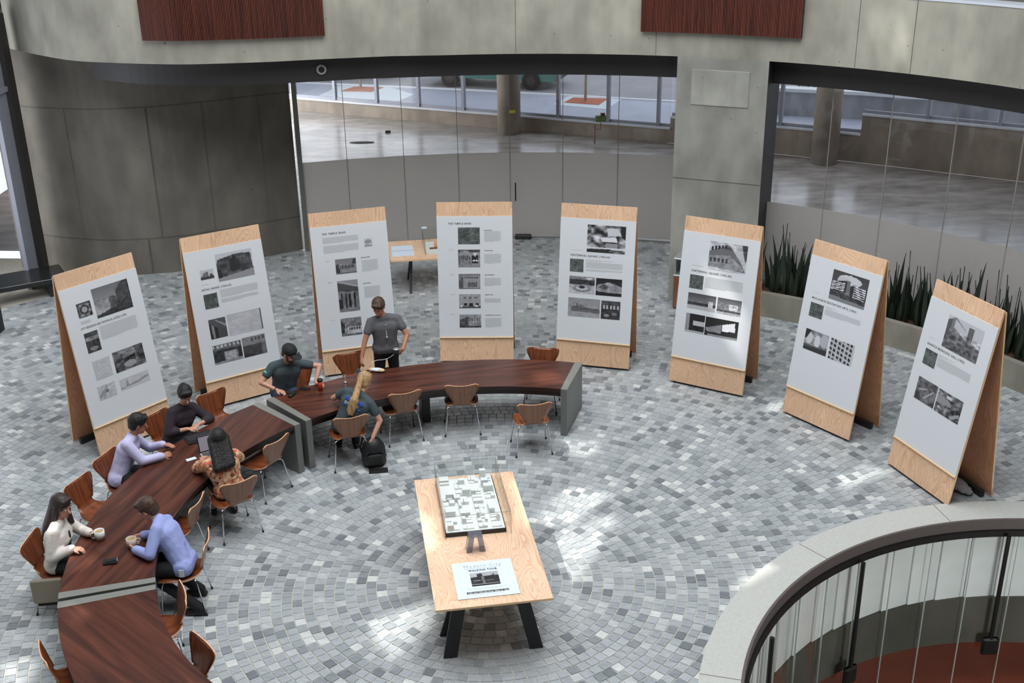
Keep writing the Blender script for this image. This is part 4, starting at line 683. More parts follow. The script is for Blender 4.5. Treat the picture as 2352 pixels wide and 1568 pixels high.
CH = [(.25, 14.40, 99, 'front', 'empty plywood chair pulled out in front of the steel slab end of the table'),
 (-.75, 15.04, 94.5, '', 'empty plywood chair with its back to the camera, right of the dark table leg'),
 (-1.62, 14.81, 111, '', 'empty plywood chair just right of the blonde woman, seat under the table'),
 (-2.28, 14.08, 108, '', 'plywood chair the blonde woman sits on'),
 (-3.32, 13.32, 148.5, '', 'empty plywood chair between the floral-bloused woman and the steel table joint'),
 (-3.50, 12.36, 124.5, '', 'plywood chair the woman in the floral blouse sits on'),
 (-4.02, 11.70, 172, '', 'empty plywood chair seen edge-on between the floral blouse and the blue shirt'),
 (-3.72, 10.82, 187, '', 'plywood chair the man in the blue shirt sits on'),
 (-3.70, 9.74, 203, '', 'empty plywood chair seen edge-on just below the lower steel table joint'),
 (-3.24, 8.83, 222, '', 'empty plywood chair at the bottom, inside the curve, showing the front of its back'),
 (-4.24, 9.06, 30, '', 'empty plywood chair at the bottom left, outside the curve'),
 (-5.10, 10.90, -2, '', 'plywood chair the woman in the white jacket sits on'),
 (-5.03, 12.10, -20, '', 'empty plywood chair with a sunlit seat beside the woman in the white jacket'),
 (-4.90, 12.74, -18, '', 'plywood chair the man in the lilac shirt sits on'),
 (-4.63, 13.82, -32, '', 'plywood chair the woman in the dark top sits on'),
 (-4.04, 14.44, -41, '', 'empty plywood chair between the woman in the dark top and the man in the cap'),
 (-3.02, 15.24, -56, '', 'plywood chair behind the man in the black cap'),
 (-2.36, 15.68, -65, '', 'empty plywood chair behind the standing man, in front of the third panel'),
 (.43, 15.72, -98, '', 'empty plywood chair on the far side of the table, near its steel end')]
for i, (x, y, f, _, lab) in enumerate(CH):
    o = chair0 if i == 0 else copy_tree(chair0, ckm); o.location = (x, y, .002); o.rotation_euler = (0, 0, R(f-90)); tag(o, lab, 'chair', 'plywood chairs around the curved table')
# ------------------------------------------------------------ plywood exhibition table with city model
A_ = R(8.7)
def l2w(x, y, c=(-.42, 11.0), a=A_): return (c[0]+x*math.cos(a)-y*math.sin(a), c[1]+x*math.sin(a)+y*math.cos(a))
t = thing('exhibition_table', 'large plywood table on black splayed legs in the centre of the rings', 'table', (-.42, 11.0, 0), A_)
mb = MB(); mb.box((0, 0, .738), (1.21, 2.67, .024), mi=0); o = mb.build('tabletop', ['table_plywood', 'ply_edge'], t)
for p in o.data.polygons:
    if abs(p.normal.z) < .5: p.material_index = 1
for yc in (-.95, .42):
    MB().box((0, yc, .70), (.70, .10, .05)).build('cross_beam', 'black_paint', t)
    for sx in (-1, 1):
        for sy in (-1, 1):
            a = Vector((sx*.30, yc+sy*.03, .72)); b = Vector((sx*.46, yc+sy*.19, .0)); d = (b-a).normalized(); x = Vector((1, 0, 0)); x = (x-d*x.dot(d)).normalized(); y = d.cross(x)
            mx = Matrix((x, y, d)).transposed(); P = []
            for q, zz in ((a, .72), (b, 0)):
                for ex, ey in ((-1, -1), (1, -1), (1, 1), (-1, 1)): P.append((q.x+ex*.072, q.y+ey*.016, zz))
            MB().add(P, [(0, 1, 2, 3), (7, 6, 5, 4), (0, 4, 5, 1), (1, 5, 6, 2), (2, 6, 7, 3), (3, 7, 4, 0)]).build('leg', 'black_paint', t)
ZT = .751
cm = thing('city_model', 'white card city model on a black base, under a clear case on the plywood table', 'model', (-.525, 11.58, ZT), R(8.4))
MB().box((0, 0, .024), (.685, 1.21, .048)).build('base_board', 'base_black', cm); MB().box((0, .0, .050), (.665, 1.19, .006)).build('ground_sheet', 'white_card', cm)
rs = random.Random(5); xs = [-.325, -.20, -.06, .06, .20, .325]; blk = [(-.31, -.17), (-.14, -.01), (.04, .16), (.19, .31)]; cnt = 0
y = -.57
while y < .55:
    dy = rs.choice([.05, .07, .09, .12])
    for (xa, xb) in blk:
        x = xa
        while x < xb-.02:
            w_ = min(xb-x, rs.choice([.035, .05, .07, .12])); 
            if rs.random() < .80 and w_ > .02:
                h = rs.choice([.012, .016, .02, .025, .03, .04]) if rs.random() < .9 else rs.choice([.07, .09])
                MB().box((x+w_/2, y+dy/2, .053+h/2), (w_-.008, dy-.014, h)).build('model_building', 'white_card', cm); cnt += 1
            x += w_
    y += dy+(.03 if rs.random() < .3 else .0)
for x, y, h, s_ in ((-.22, .12, .09, .09), (-.14, .06, .07, .07), (-.02, .18, .10, .09), (.22, .36, .10, .08), (.22, .56, .12, .07), (-.05, .44, .08, .07)): MB().box((x, y, .05+h/2), (s_, s_*.8, h)).build('model_tower', 'white_card', cm)
cs = thing('acrylic_case', 'clear acrylic display case over the white city model', 'display case', (-.50, 11.57, ZT), R(8.4))
w2, l2, h2 = .37, .625, .285
for nm, c, s_ in (('front_pane', (0, -l2, h2/2), (w2*2, .005, h2)), ('rear_pane', (0, l2, h2/2), (w2*2, .005, h2)), ('side_pane', (-w2, 0, h2/2), (.005, l2*2, h2)), ('side_pane', (w2, 0, h2/2), (.005, l2*2, h2)), ('top_pane', (0, 0, h2), (w2*2, l2*2, .005))): MB().box(c, s_).build(nm, 'acrylic', cs)
e_ = .0035
mb = MB()
for sx in (-1, 1):
    for sy in (-1, 1): mb.box((sx*w2, sy*l2, h2/2), (e_, e_, h2))
    mb.box((sx*w2, 0, h2), (e_, l2*2, e_)); mb.box((0, sx*l2, h2), (w2*2, e_, e_))
tag(mb.build('bonded_edge', 'glass_edge', cs), kind='stuff')
bh = thing('leaflet_holder', 'small grey tinted acrylic A-shaped stand in front of the city model', 'holder', (-.432, 10.66, ZT), A_)
for sx in (-1, 1):
    V = [(sx*.015, -.03, .19), (sx*.075, -.03, .19), (sx*.105, -.03, 0), (sx*.045, -.03, 0)]; P = V+[(x, .09, z) for x, _, z in V]
    MB().add(P, [(0, 1, 2, 3), (7, 6, 5, 4), (0, 4, 5, 1), (1, 5, 6, 2), (2, 6, 7, 3), (3, 7, 4, 0)]).build('leg_block', 'tinted_acrylic', bh)
MB().box((0, .03, .194), (.15, .13, .008)).build('top_plate', 'tinted_acrylic', bh)
sg = thing('tour_notice', 'white notice sheet with a skyline photo lying at the near end of the plywood table', 'notice', (-.325, 10.13, ZT), R(8.9))
MB().box((.01, -.012, .0015), (.70, .70, .003)).build('acrylic_sheet', 'acrylic', sg); MB().box((0, 0, .0045), (.645, .655, .002)).build('paper_sheet', 'paper', sg)
def flat_text(txt, size, m, x, y, width, bold=0, sp=1.0, z=.0062): q = text_mesh('lettering', txt, size, m, sg, x, 0, 0, bold, sp, width, rx=0); q.location = (x, y, z); return q
flat_text('Modern City', .075, 'ink_mid', -.20, .215, .40, -.001, 1.2); MB().box((0, .198, .0057), (.40, .003, .0006)).build('rule_line', 'ink_mid', sg); flat_text('WALKING TOUR', .048, 'ink', -.155, .145, .31, .002, 1.2)
q = Pic(.30, .23, .006).g(.72, .85).n(.06, 6).p([(0, .35), (.25, .3), (.25, .1), (.42, .08), (.44, .3), (.8, .27), (.82, .1), (.86, .3), (1, .3), (1, 1), (0, 1)], .13).n(.12, 16, .35).p([(.38, .3), (.48, .3), (.5, .9), (.4, .9)], .45).r(.1, .55, .35, .62, .5).r(.55, .6, .8, .66, .45).r(0, .85, 1, .9, .6).r(0, .92, 1, 1, .06)
pr = q.build('skyline_photo', sg, -.15, .115, .30, .24, 0); pr.location = (0, 0, .0062); pr.rotation_euler = (R(-90), 0, 0)
me = pr.data
for v in me.vertices: v.co = Vector((v.co.x, v.co.z, 0))
pr.rotation_euler = (0, 0, 0)
if me.polygons[0].normal.z < 0: me.flip_normals()
MB().box((0, -.235, .0057), (.44, .034, .0008)).build('black_bar', 'base_black', sg); flat_text('12th and 19th July from 10am to 1pm', .03, 'white_card', -.21, -.246, .42, .0006, 1.0, .0064)
for yy, ww in ((-.165, .42), (-.185, .30), (-.275, .36)): MB().box((0, yy, .0057), (ww, .005, .0005)).build('small_print', 'ink_light', sg)
# rear exhibition table
B_ = R(8); BC = (-1.38, 21.24)
t = thing('exhibition_table', 'smaller pale plywood table on thin black legs behind the third and middle panels', 'table', (BC[0], BC[1], 0), B_)
o = MB().box((0, 0, .735), (1.95, 1.2, .03)).build('tabletop', ['table_plywood', 'ply_edge'], t)
for p in o.data.polygons:
    if abs(p.normal.z) < .5: p.material_index = 1
for sx in (-1, 1):
    for (xa, ya, xb, yb) in ((-.25, -.05, -.18, -.42), (-.25, .05, -.18, .42)): MB().tube([(sx*(.55+xa*0), ya, .72), (sx*.62, yb, 0)], .022, 6).build('leg', 'black_paint', t)
    MB().box((sx*.55, 0, .70), (.05, .5, .04)).build('cross_beam', 'black_paint', t)
ZR = .751; c = l2w(.30, 0, BC, B_)
t = thing('temple_model', 'pale and brown architectural model in a clear case on the rear plywood table', 'model', (c[0], c[1], ZR), B_)
MB().box((0, 0, .012), (1.15, .72, .024)).build('base_board', 'white_card', t)
for x, y, w_, d_, h, m in ((-.15, .05, .7, .08, .07, 'white_card'), (-.33, .02, .14, .16, .09, 'chair_edge'), (.0, .0, .12, .3, .10, 'bin_wood'), (.02, -.14, .08, .08, .07, 'bin_wood'), (.25, .1, .25, .12, .08, 'white_card'), (-.1, .2, .2, .1, .12, 'white_card'), (-.4, -.1, .2, .03, .03, 'bin_wood'), (.35, -.05, .2, .06, .05, 'white_card')): MB().box((x, y, .024+h/2), (w_, d_, h)).build('model_building', m, t)
t = thing('acrylic_case', 'clear acrylic case around the model on the rear plywood table', 'display case', (c[0], c[1], ZR), B_)
for nm, cc, s_ in (('front_pane', (0, -.38, .16), (1.2, .005, .32)), ('rear_pane', (0, .38, .16), (1.2, .005, .32)), ('side_pane', (-.6, 0, .16), (.005, .76, .32)), ('side_pane', (.6, 0, .16), (.005, .76, .32)), ('top_pane', (0, 0, .32), (1.2, .76, .005))): MB().box(cc, s_).build(nm, 'acrylic', t)
mb = MB()
for sx in (-1, 1):
    for sy in (-1, 1): mb.box((sx*.6, sy*.38, .16), (.007, .007, .32))
    mb.box((sx*.6, 0, .32), (.007, .76, .007)); mb.box((0, sx*.38, .32), (1.2, .007, .007))
tag(mb.build('bonded_edge', 'glass_edge', t), kind='stuff'); MB().box((-.56, .33, .326), (.10, .12, .003)).build('paper_label', 'paper', t)
c = l2w(-.72, -.05, BC, B_)
t = thing('open_leaflet', 'pale blue open leaflet at the left end of the rear plywood table', 'leaflet', (c[0], c[1], ZR), B_)
MB().box((0, .16, .004), (.42, .30, .008)).build('upper_page', 'paper', t); MB().box((0, -.16, .004), (.42, .30, .008)).build('lower_page', 'paper', t); MB().box((0, 0, .004), (.42, .012, .008)).build('fold', 'ink_mid', t)
# ------------------------------------------------------------ things on the curved table
ZC = .7425
def mug(x, y, z, rz, lab, body='white_card', liquid='mug_coffee', grp=None):
    t = thing('mug', lab, 'mug', (x, y, z), rz, grp); t.scale = (1.3, 1.3, 1.15)
    MB().lathe([(.0, .004), (.036, .004), (.037, .0), (.043, .05), (.044, .10), (.040, .10), (.038, .055), (.0, .05)], 20).build('cup_body', body, t, True)
    MB().lathe([(0, .088), (.0405, .088)], 20).build('drink', liquid, t)
    MB().tube([(.04, 0, .085), (.068, 0, .08), (.074, 0, .055), (.062, 0, .028), (.042, 0, .022)], .006, 8).build('handle', body, t, True); return t
mat('mug_coffee', (176, 152, 106), .4); mat('cup_clay', (206, 190, 178), .5)
mug(-4.66, 11.03, ZC, R(200), 'white mug of coffee in the left hand of the woman in the white jacket')
mug(-4.25, 10.86, ZC, R(20), 'pale mug held in both hands by the man in the blue shirt', 'cup_clay')
t = thing('wallet', 'black wallet with a phone on top, on the nearest part of the occupied table section', 'wallet', (-4.40, 10.56, ZC), R(12))
MB().bbox((0, 0, .012), (.15, .095, .024), .008).build('wallet_body', 'black_plastic', t); MB().bbox((.01, .005, .029), (.12, .06, .009), .004, R(8)).build('phone', 'black_plastic', t); MB().box((.075, 0, .028), (.008, .07, .006), R(8)).build('silver_edge', 'bin_steel', t)
mat('screen_grey', (150, 146, 156), .3); mat('keys', (52, 52, 58), .6)
lp = thing('laptop', 'open dark laptop whose screen faces the woman in the floral blouse', 'laptop', (-3.88, 13.07, ZC), R(31))
MB().bbox((0, -.115, .009), (.33, .23, .018), .006).build('palm_rest', 'bin_steel', lp); kk = MB()
for j in range(5):
    for i in range(12): kk.box((-.135+i*.0245, -.03-j*.024, .0195), (.019, .019, .003))
tag(kk.build('key', 'keys', lp), kind='stuff')
sc_ = MB().bbox((0, 0, .11), (.33, .010, .22), .004).build('screen_lid', 'black_plastic', lp); sc_.location = (0, .005, .012); sc_.rotation_euler = (R(-17), 0, 0)
MB().box((0, -.0057, .112), (.30, .001, .185)).build('display', 'screen_grey', sc_)
lp = thing('black_keyboard', 'black keyboard slab with a red dot, lying between the dark-topped woman and the laptop', 'keyboard', (-4.14, 13.45, ZC), R(33))
MB().bbox((0, 0, .011), (.36, .25, .022), .006).build('keyboard_base', 'black_plastic', lp); kb_ = MB()
for j in range(5):
    for i in range(13): kb_.box((-.145+i*.0242, -.05+j*.03, .0235), (.019, .023, .003))
tag(kb_.build('key', 'keys', lp), kind='stuff'); MB().bbox((0, .02, .0255), (.008, .008, .004), .002).build('pointing_stick', 'red', lp)
t = thing('white_phone', 'small white phone on the table near the laptop, by the floral-bloused woman', 'phone', (-4.10, 12.86, ZC), R(35)); MB().bbox((0, 0, .005), (.13, .065, .009), .004).build('phone_body', 'white_card', t); MB().box((0, 0, .0098), (.11, .05, .0005)).build('display', 'paper', t)
mat('tumbler_red', (196, 66, 36), .5)
t = thing('travel_tumbler', 'orange travel tumbler with a black lid near the capped man\'s hand', 'tumbler', (-2.75, 14.86, ZC))
MB().lathe([(.0, 0), (.030, 0), (.033, .08), (.037, .15), (0, .15)], 20).build('tumbler_body', 'tumbler_red', t, True); MB().lathe([(.041, .15), (.041, .168), (.036, .178), (0, .178)], 20).build('lid', 'black_plastic', t, True)
t = thing('black_phone', 'black phone lying flat between the capped man\'s hands', 'phone', (-2.99, 14.92, ZC), R(-28)); MB().bbox((0, 0, .005), (.155, .075, .009), .004).build('phone_body', 'black_plastic', t); MB().box((0, 0, .0098), (.14, .065, .0005)).build('display', 'base_black', t)
mat('case_green', (20, 34, 24), .6)
t = thing('green_case', 'dark green sunglasses case standing near the steel table joint', 'case', (-3.13, 14.70, ZC), R(70)); MB().bbox((0, 0, .02), (.16, .062, .04), .014).build('case_body', 'case_green', t); MB().bbox((0, 0, .043), (.13, .045, .008), .004).build('case_lid', 'case_green', t)
t = thing('computer_mouse', 'small black object under the capped man\'s right hand', 'mouse', (-3.215, 14.80, ZC), R(-30)); MB().ell((0, 0, .012), (.05, .03, .016), 12).build('mouse_body', 'black_plastic', t, True); MB().box((.02, 0, .024), (.02, .003, .006)).build('wheel', 'keys', t)
t = thing('water_glass', 'empty clear drinking glass on the table left of the standing man\'s hand', 'glass', (-2.43, 15.12, ZC)); MB().lathe([(0, .012), (.030, .012), (.036, .115), (.038, .115), (.033, 0), (0, 0)], 20).build('glass_body', 'acrylic', t, True); MB().lathe([(0, .001), (.031, .001), (.031, .010), (0, .010)], 20).build('glass_base', 'bin_steel', t, True)
mat('case_teal', (30, 108, 112), .5); mat('phone_pink', (214, 150, 140), .5)
t = thing('teal_phone', 'teal phone held on edge in the standing man\'s right hand at the tabletop', 'phone', (-2.27, 15.41, ZC), R(-60)); q = MB().bbox((0, 0, 0), (.14, .072, .010), .004).build('phone_body', 'case_teal', t); q.location = (0, 0, .035); q.rotation_euler = (R(48), 0, 0); q2 = MB().box((0, 0, .0055), (.12, .06, .0006)).build('display', 'keys', q)
mat('paper_bag', (226, 190, 150), .8)
t = thing('wrapped_sandwich', 'sandwich half wrapped in pale paper on the table in front of the standing man', 'sandwich', (-2.0, 15.48, ZC), R(-12)); mb = MB(); mb.ell((0, 0, .028), (.115, .045, .03), 14); mb.build('wrapper', 'paper', t, True); MB().ell((-.085, 0, .026), (.05, .036, .026), 12).build('bread', 'paper_bag', t, True); MB().ell((.06, -.01, .03), (.06, .04, .028), 10).build('paper_fold', 'paper_bag', t, True)
t = thing('pink_phone', 'pink-edged phone face up by the blonde woman\'s left hand', 'phone', (-2.43, 14.66, ZC), R(30)); MB().bbox((0, 0, .005), (.15, .075, .009), .004).build('phone_body', 'phone_pink', t); MB().box((0, 0, .0098), (.13, .062, .0005)).build('display', 'paper', t); MB().bbox((.055, .01, .016), (.05, .05, .012), .004).build('key_fob', 'black_plastic', t)
t = thing('backpack', 'black backpack on the floor under the blonde woman\'s right hand', 'backpack', (-1.94, 14.02, 0), R(15))
mb = MB(); mb.ell((0, 0, .20), (.17, .15, .22), 16); mb.bbox((0, 0, .13), (.32, .26, .26), .05); bp = mb.build('main_bag', 'black_plastic', t, True)
MB().bbox((0, -.15, .14), (.24, .06, .18), .03).build('front_pocket', 'base_black', t); MB().tube([(-.04, 0, .39), (0, 0, .44), (.04, 0, .39)], .008).build('grab_handle', 'black_plastic', t); MB().tube([(-.12, .12, .36), (-.16, .17, .2), (-.12, .14, .03)], .018).build('shoulder_strap', 'base_black', t); MB().box((.17, -.02, .1), (.02, .03, .05)).build('buckle', 'chrome', t)
t = thing('notebook', 'thin dark book lying on the floor beside the black backpack', 'book', (-1.86, 13.80, 0), R(8)); MB().bbox((0, 0, .012), (.26, .12, .018), .004).build('cover', 'base_black', t); MB().box((0, 0, .013), (.255, .11, .008)).build('pages', 'white_card', t)
#@@PART4
# ------------------------------------------------------------ people
mat('skin', (196, 146, 122), .55, 0, .05, 12); mat('skin_tan', (172, 118, 92), .55, 0, .05, 12); mat('lip', (150, 84, 76), .5); mat('eye_white', (225, 220, 215), .3); mat('eye_dark', (30, 24, 22), .3)
mat('hair_black', (20, 17, 17), .55, 0, .3, 30, (1, 1, .2), bump=.6, bscale=60); mat('hair_brown', (70, 48, 36), .5, 0, .3, 30, (1, 1, .2), bump=.6, bscale=60); mat('hair_dark', (46, 32, 28), .42, 0, .35, 26, (1, 1, .2), bump=.6, bscale=60); mat('hair_blonde', (176, 140, 98), .5, 0, .35, 34, (1, 1, .15), bump=.7, bscale=60)
mat('jacket_white', (222, 214, 206), .85, 0, .05, 8, bump=.5, bscale=9); mat('shirt_lilac', (192, 188, 222), .8, 0, .05, 8, bump=.6, bscale=8); mat('top_dark', (44, 34, 42), .85, 0, .15, 8, bump=.4, bscale=8); mat('shirt_blue', (150, 160, 212), .8, 0, .05, 8, bump=.7, bscale=8)
mat('tee_green', (62, 74, 78), .85, 0, .12, 6, bump=.5, bscale=8); mat('tee_grey', (92, 92, 96), .85, 0, .12, 20, bump=.5, bscale=8); mat('cloth_black', (24, 24, 28), .85, 0, .1, 8, bump=.3, bscale=9); mat('jeans', (52, 66, 92), .85, 0, .15, 9); mat('shoe_black', (22, 20, 20), .5); mat('cap_black', (26, 27, 29), .8); mat('band_blue', (44, 84, 176), .7); mat('teal_badge', (110, 220, 200), .6); mat('bag_beige', (150, 140, 122), .8)
def floral(name):
    m = bpy.data.materials.new(name); m.use_nodes = True; nt = m.node_tree; N = nt.nodes; L = nt.links; b = N['Principled BSDF']; tc = N.new('ShaderNodeTexCoord'); v = N.new('ShaderNodeTexVoronoi'); v.inputs['Scale'].default_value = 30; L.new(tc.outputs['Object'], v.inputs['Vector'])
    s_ = N.new('ShaderNodeSeparateColor'); L.new(v.outputs['Color'], s_.inputs[0]); cr = N.new('ShaderNodeValToRGB'); cr.color_ramp.interpolation = 'CONSTANT'; e = cr.color_ramp.elements
    e[0].color = lin((206, 160, 124)); e[1].position = .35; e[1].color = lin((188, 120, 88))
    for p_, c_ in ((.55, (220, 186, 150)), (.75, (110, 72, 52)), (.88, (196, 92, 70))): k = e.new(p_); k.color = lin(c_)
    L.new(s_.outputs[0], cr.inputs[0]); L.new(cr.outputs[0], b.inputs['Base Color']); b.inputs['Roughness'].default_value = .85; MATS[name] = m
floral('blouse_floral')
def capsule(mb, p0, r0, p1, r1, n=12):
    p0, p1 = Vector(p0), Vector(p1); d = p1-p0; L_ = d.length
    if L_ < 1e-5: return mb.ell(p0, (r0, r0, r0), n)
    d /= L_; a = d.cross(Vector((0, 0, 1)) if abs(d.z) < .9 else Vector((1, 0, 0))).normalized(); b = d.cross(a); P = []; rings = []
    for t in (-88, -55, -25, 0): rings.append((r0*math.sin(R(t)), r0*math.cos(R(t))))
    for t in (0, 25, 55, 88): rings.append((L_+r1*math.sin(R(t)), r1*math.cos(R(t))))
    for s_, r_ in rings: P += [p0+d*s_+(a*math.cos(q)+b*math.sin(q))*r_ for q in [2*math.pi*i/n for i in range(n)]]
    m = len(rings); F = [(k*n+i, k*n+(i+1) % n, (k+1)*n+(i+1) % n, (k+1)*n+i) for k in range(m-1) for i in range(n)]+[tuple(range(n))[::-1], tuple(range((m-1)*n, m*n))]
    return mb.add(P, F)
def fuse(name, prims, vox, mt, parent, infl=0, smooth=3):
    mb = MB()
    for p in prims:
        if p[0] == 'c': capsule(mb, p[1], p[2]+infl, p[3], p[4]+infl)
        else: mb.ell(p[1], [r_+infl for r_ in p[2]], 14, p[3] if len(p) > 3 else None)
    me = bpy.data.meshes.new(name); me.from_pydata([tuple(v) for v in mb.v], [], mb.f); o = bpy.data.objects.new(name, me); COL.objects.link(o)
    bm = bmesh.new(); bm.from_mesh(me); bmesh.ops.recalc_face_normals(bm, faces=bm.faces); bm.to_mesh(me); bm.free()
    a = o.modifiers.new('r', 'REMESH'); a.mode = 'VOXEL'; a.voxel_size = vox; b = o.modifiers.new('s', 'SMOOTH'); b.factor = .5; b.iterations = smooth
    dg = bpy.context.evaluated_depsgraph_get(); m2 = bpy.data.meshes.new_from_object(o.evaluated_get(dg)); m2.name = name; bpy.data.objects.remove(o); bpy.data.meshes.remove(me)
    m2.materials.clear(); m2.materials.append(M[mt]); m2.shade_smooth(); return link(name, m2, parent)
def ik(a, b, l1, l2, hint):
    a, b, hint = Vector(a), Vector(b), Vector(hint); d = b-a; L_ = min(d.length, (l1+l2)*.998); u = d.normalized(); h = (l1*l1-l2*l2+L_*L_)/(2*L_); q = math.sqrt(max(0, l1*l1-h*h))
    v = hint-u*hint.dot(u); v.normalize(); return a+u*h+v*q, a+u*L_
def person(lab, org, yaw, pel, neck, head, hdir, wrR, dirR, wrL, dirL, elR=(.6, -.3, -.6), elL=(-.6, -.3, -.6), kneeR=None, kneeL=None, ankR=None, ankL=None, skin='skin', top='shirt_lilac', sleeve='long', bottom='cloth_black', skirt=False, shoe='shoe_black', hair='hair_black', style='short', shw=.19, sc=1.0, neckline=0, curlR=.6, curlL=.6, palmR=(0, 0, -1), palmL=(0, 0, -1), extras=None, female=False, bulk=.021):
    """all points given in world space; yaw is the facing direction in degrees"""
    t = thing('person', lab, 'person', (org[0], org[1], 0), 0); O = Vector((org[0], org[1], 0)); f = Vector((math.cos(R(yaw)), math.sin(R(yaw)), 0)); r = Vector((f.y, -f.x, 0)); U = Vector((0, 0, 1))
    loc = lambda p: Vector(p)-O
    def dirw(h): return r*h[0]+f*h[1]+U*h[2]
    pel, neck, head = loc(pel), loc(neck), loc(head); up = (neck-pel).normalized()
    fr = (f-up*f.dot(up)).normalized(); rr = (extras or {}).get('shr'); rr = Vector(rr).normalized() if rr else fr.cross(up).normalized()
    frs = up.cross(rr).normalized(); 
    if frs.dot(f) < 0: frs = -frs
    chest = neck-up*.14; waist = pel+(neck-pel)*.38; sR = neck-up*.045+rr*shw; sL = neck-up*.045-rr*shw
    wR, wL = loc(wrR), loc(wrL); ua, fa = .285*sc, .25*sc
    eR, wR = ik(sR, wR, ua, fa, dirw(elR)); eL, wL = ik(sL, wL, ua, fa, dirw(elL))
    hR, hL = pel+r*.09-U*.01, pel-r*.09-U*.01
    seated = kneeR is None
    kR = loc(kneeR) if kneeR else hR+f*.42+r*.03-U*.02+U*0; kL = loc(kneeL) if kneeL else hL+f*.42-r*.03-U*.02
    aR = loc(ankR) if ankR else Vector((kR.x, kR.y, .09))-f*.04; aL = loc(ankL) if ankL else Vector((kL.x, kL.y, .09))+f*.06
    cw = .085 if female else .10
    torso = [('c', pel-r*.075, .105, pel+r*.075, .105), ('c', waist-rr*.062, .102, waist+rr*.062, .102), ('c', chest-rr*cw, .105, chest+rr*cw, .105), ('c', pel-r*.06, .10, waist-rr*.06, .102), ('c', pel+r*.06, .10, waist+rr*.06, .102), ('c', waist-rr*.062, .10, chest-rr*.09, .107), ('c', waist+rr*.062, .10, chest+rr*.09, .107), ('c', waist, .10, chest, .11), ('c', neck-up*.06-rr*(shw-.03), .055, neck-up*.06+rr*(shw-.03), .055), ('c', neck+up*.0, .05, sR, .048), ('c', neck, .05, sL, .048)]
    if female: torso += [('c', chest+frs*.06-rr*.07-up*.05, .062, chest+frs*.06+rr*.07-up*.05, .062)]
    hd = Vector(hdir).normalized(); hr_ = hd.cross(U).normalized(); hu = hr_.cross(hd); HM = Matrix((hr_, hd, hu)).transposed()
    hs = sc*1.14
    def H(x, y, z): return head+hr_*x*hs+hd*y*hs+hu*z*hs
    nb = [('c', neck-up*.02, .056, head-hu*.05-hd*.015, .052)]
    hdp = [('e', H(0, -.012, .025), (.074*hs, .095*hs, .098*hs), HM), ('e', H(0, .028, -.045), (.052*hs, .058*hs, .068*hs), HM), ('c', H(0, .082, .0), .010, H(0, .102, -.026), .014), ('c', H(-.07, -.005, .015), .013, H(-.074, -.012, -.02), .010), ('c', H(.07, -.005, .015), .013, H(.074, -.012, -.02), .010), ('c', H(-.035, .072, .024), .012, H(.035, .072, .024), .012), ('c', H(0, .062, -.09), .018, H(0, .06, -.085), .018)]
    def arm(s_, e_, w_): return [('c', s_, .052*sc, e_, .040*sc), ('c', e_, .040*sc, w_, .027*sc)]
    def hand(w_, dv, pn, side, curl):
        dv = Vector(dv).normalized(); pn = Vector(pn); pn = (pn-dv*pn.dot(dv)).normalized(); ac = dv.cross(pn)*side; out = []
        kn = w_+dv*.082
        for k, (o_, ln) in enumerate(((-.030, .066), (-.010, .074), (.011, .070), (.030, .056))):
            b = kn+ac*o_-dv*abs(o_)*.2; out.append(('c', w_+ac*o_*.45, .016, b, .0125)); m_ = b+(dv*math.cos(curl*.6)+pn*math.sin(curl*.6))*ln*.55; e2 = m_+(dv*math.cos(curl*1.5)+pn*math.sin(curl*1.5))*ln*.5
            out += [('c', b, .0105, m_, .0095), ('c', m_, .0095, e2, .008)]
        tb = w_+dv*.025-ac*.024; tm = tb+(dv*.6-ac*.75+pn*.2).normalized()*.04; te = tm+(dv*.9-ac*.1+pn*.35).normalized()*.034
        return out+[('c', tb, .014, tm, .0115), ('c', tm, .011, te, .009)]
    dR, dL = Vector(dirR), Vector(dirL)
    legs = [('c', hR, .092, kR, .062), ('c', kR, .060, aR, .040), ('c', hL, .092, kL, .062), ('c', kL, .060, aL, .040)]
    feet = [('c', q-U*.02, .042, q-U*.045+f*.14, .034) for q in (aR, aL)]+[('c', q-U*.045-f*.03, .036, q-U*.05+f*.05, .038) for q in (aR, aL)]
    body = torso+nb+hdp+arm(sR, eR, wR)+arm(sL, eL, wL)+hand(wR, dR, palmR, 1, curlR)+hand(wL, dL, palmL, -1, curlL)+legs+feet
    fuse('body', body, .0062, skin, t, 0, 2)
    sl = []
    for s_, e_, w_ in ((sR, eR, wR), (sL, eL, wL)):
        if sleeve == 'long': sl += [('c', s_, .052, e_, .043), ('c', e_, .042, w_-(w_-e_)*.06, .032)]
        elif sleeve == 'mid': sl += [('c', s_, .054, e_, .046), ('c', e_, .044, e_+(w_-e_)*.45, .038)]
        else: sl += [('c', s_, .048, s_+(e_-s_)*.52, .046)]
    col = [('c', neck-up*.035, .060, neck+up*.02, .052)] if sleeve == 'long' and not female else []
    sh = fuse('top_garment', torso+sl+col+[('c', pel-r*.08-up*.0, .11, pel+r*.08, .11)], .011, top, t, bulk, 9)
    if skirt: lg = [('c', hR, .10, kR, .085), ('c', hL, .10, kL, .085), ('c', (hR+hL)/2, .10, (kR+kL)/2, .085)]
    else: lg = legs+[('c', aR, .048, aR+(kR-aR)*.2, .05), ('c', aL, .048, aL+(kL-aL)*.2, .05)]
    fuse('skirt' if skirt else 'trousers', lg+[('c', pel-r*.075-U*.03, .105, pel+r*.075-U*.03, .105)], .012, bottom, t, .012, 3)
    for q in (aR, aL): fuse('shoe', [('c', q-U*.03, .042, q-U*.05+f*.14, .036), ('c', q-U*.05-f*.035, .036, q-U*.052+f*.14, .036)], .012, shoe, t, .007, 2)
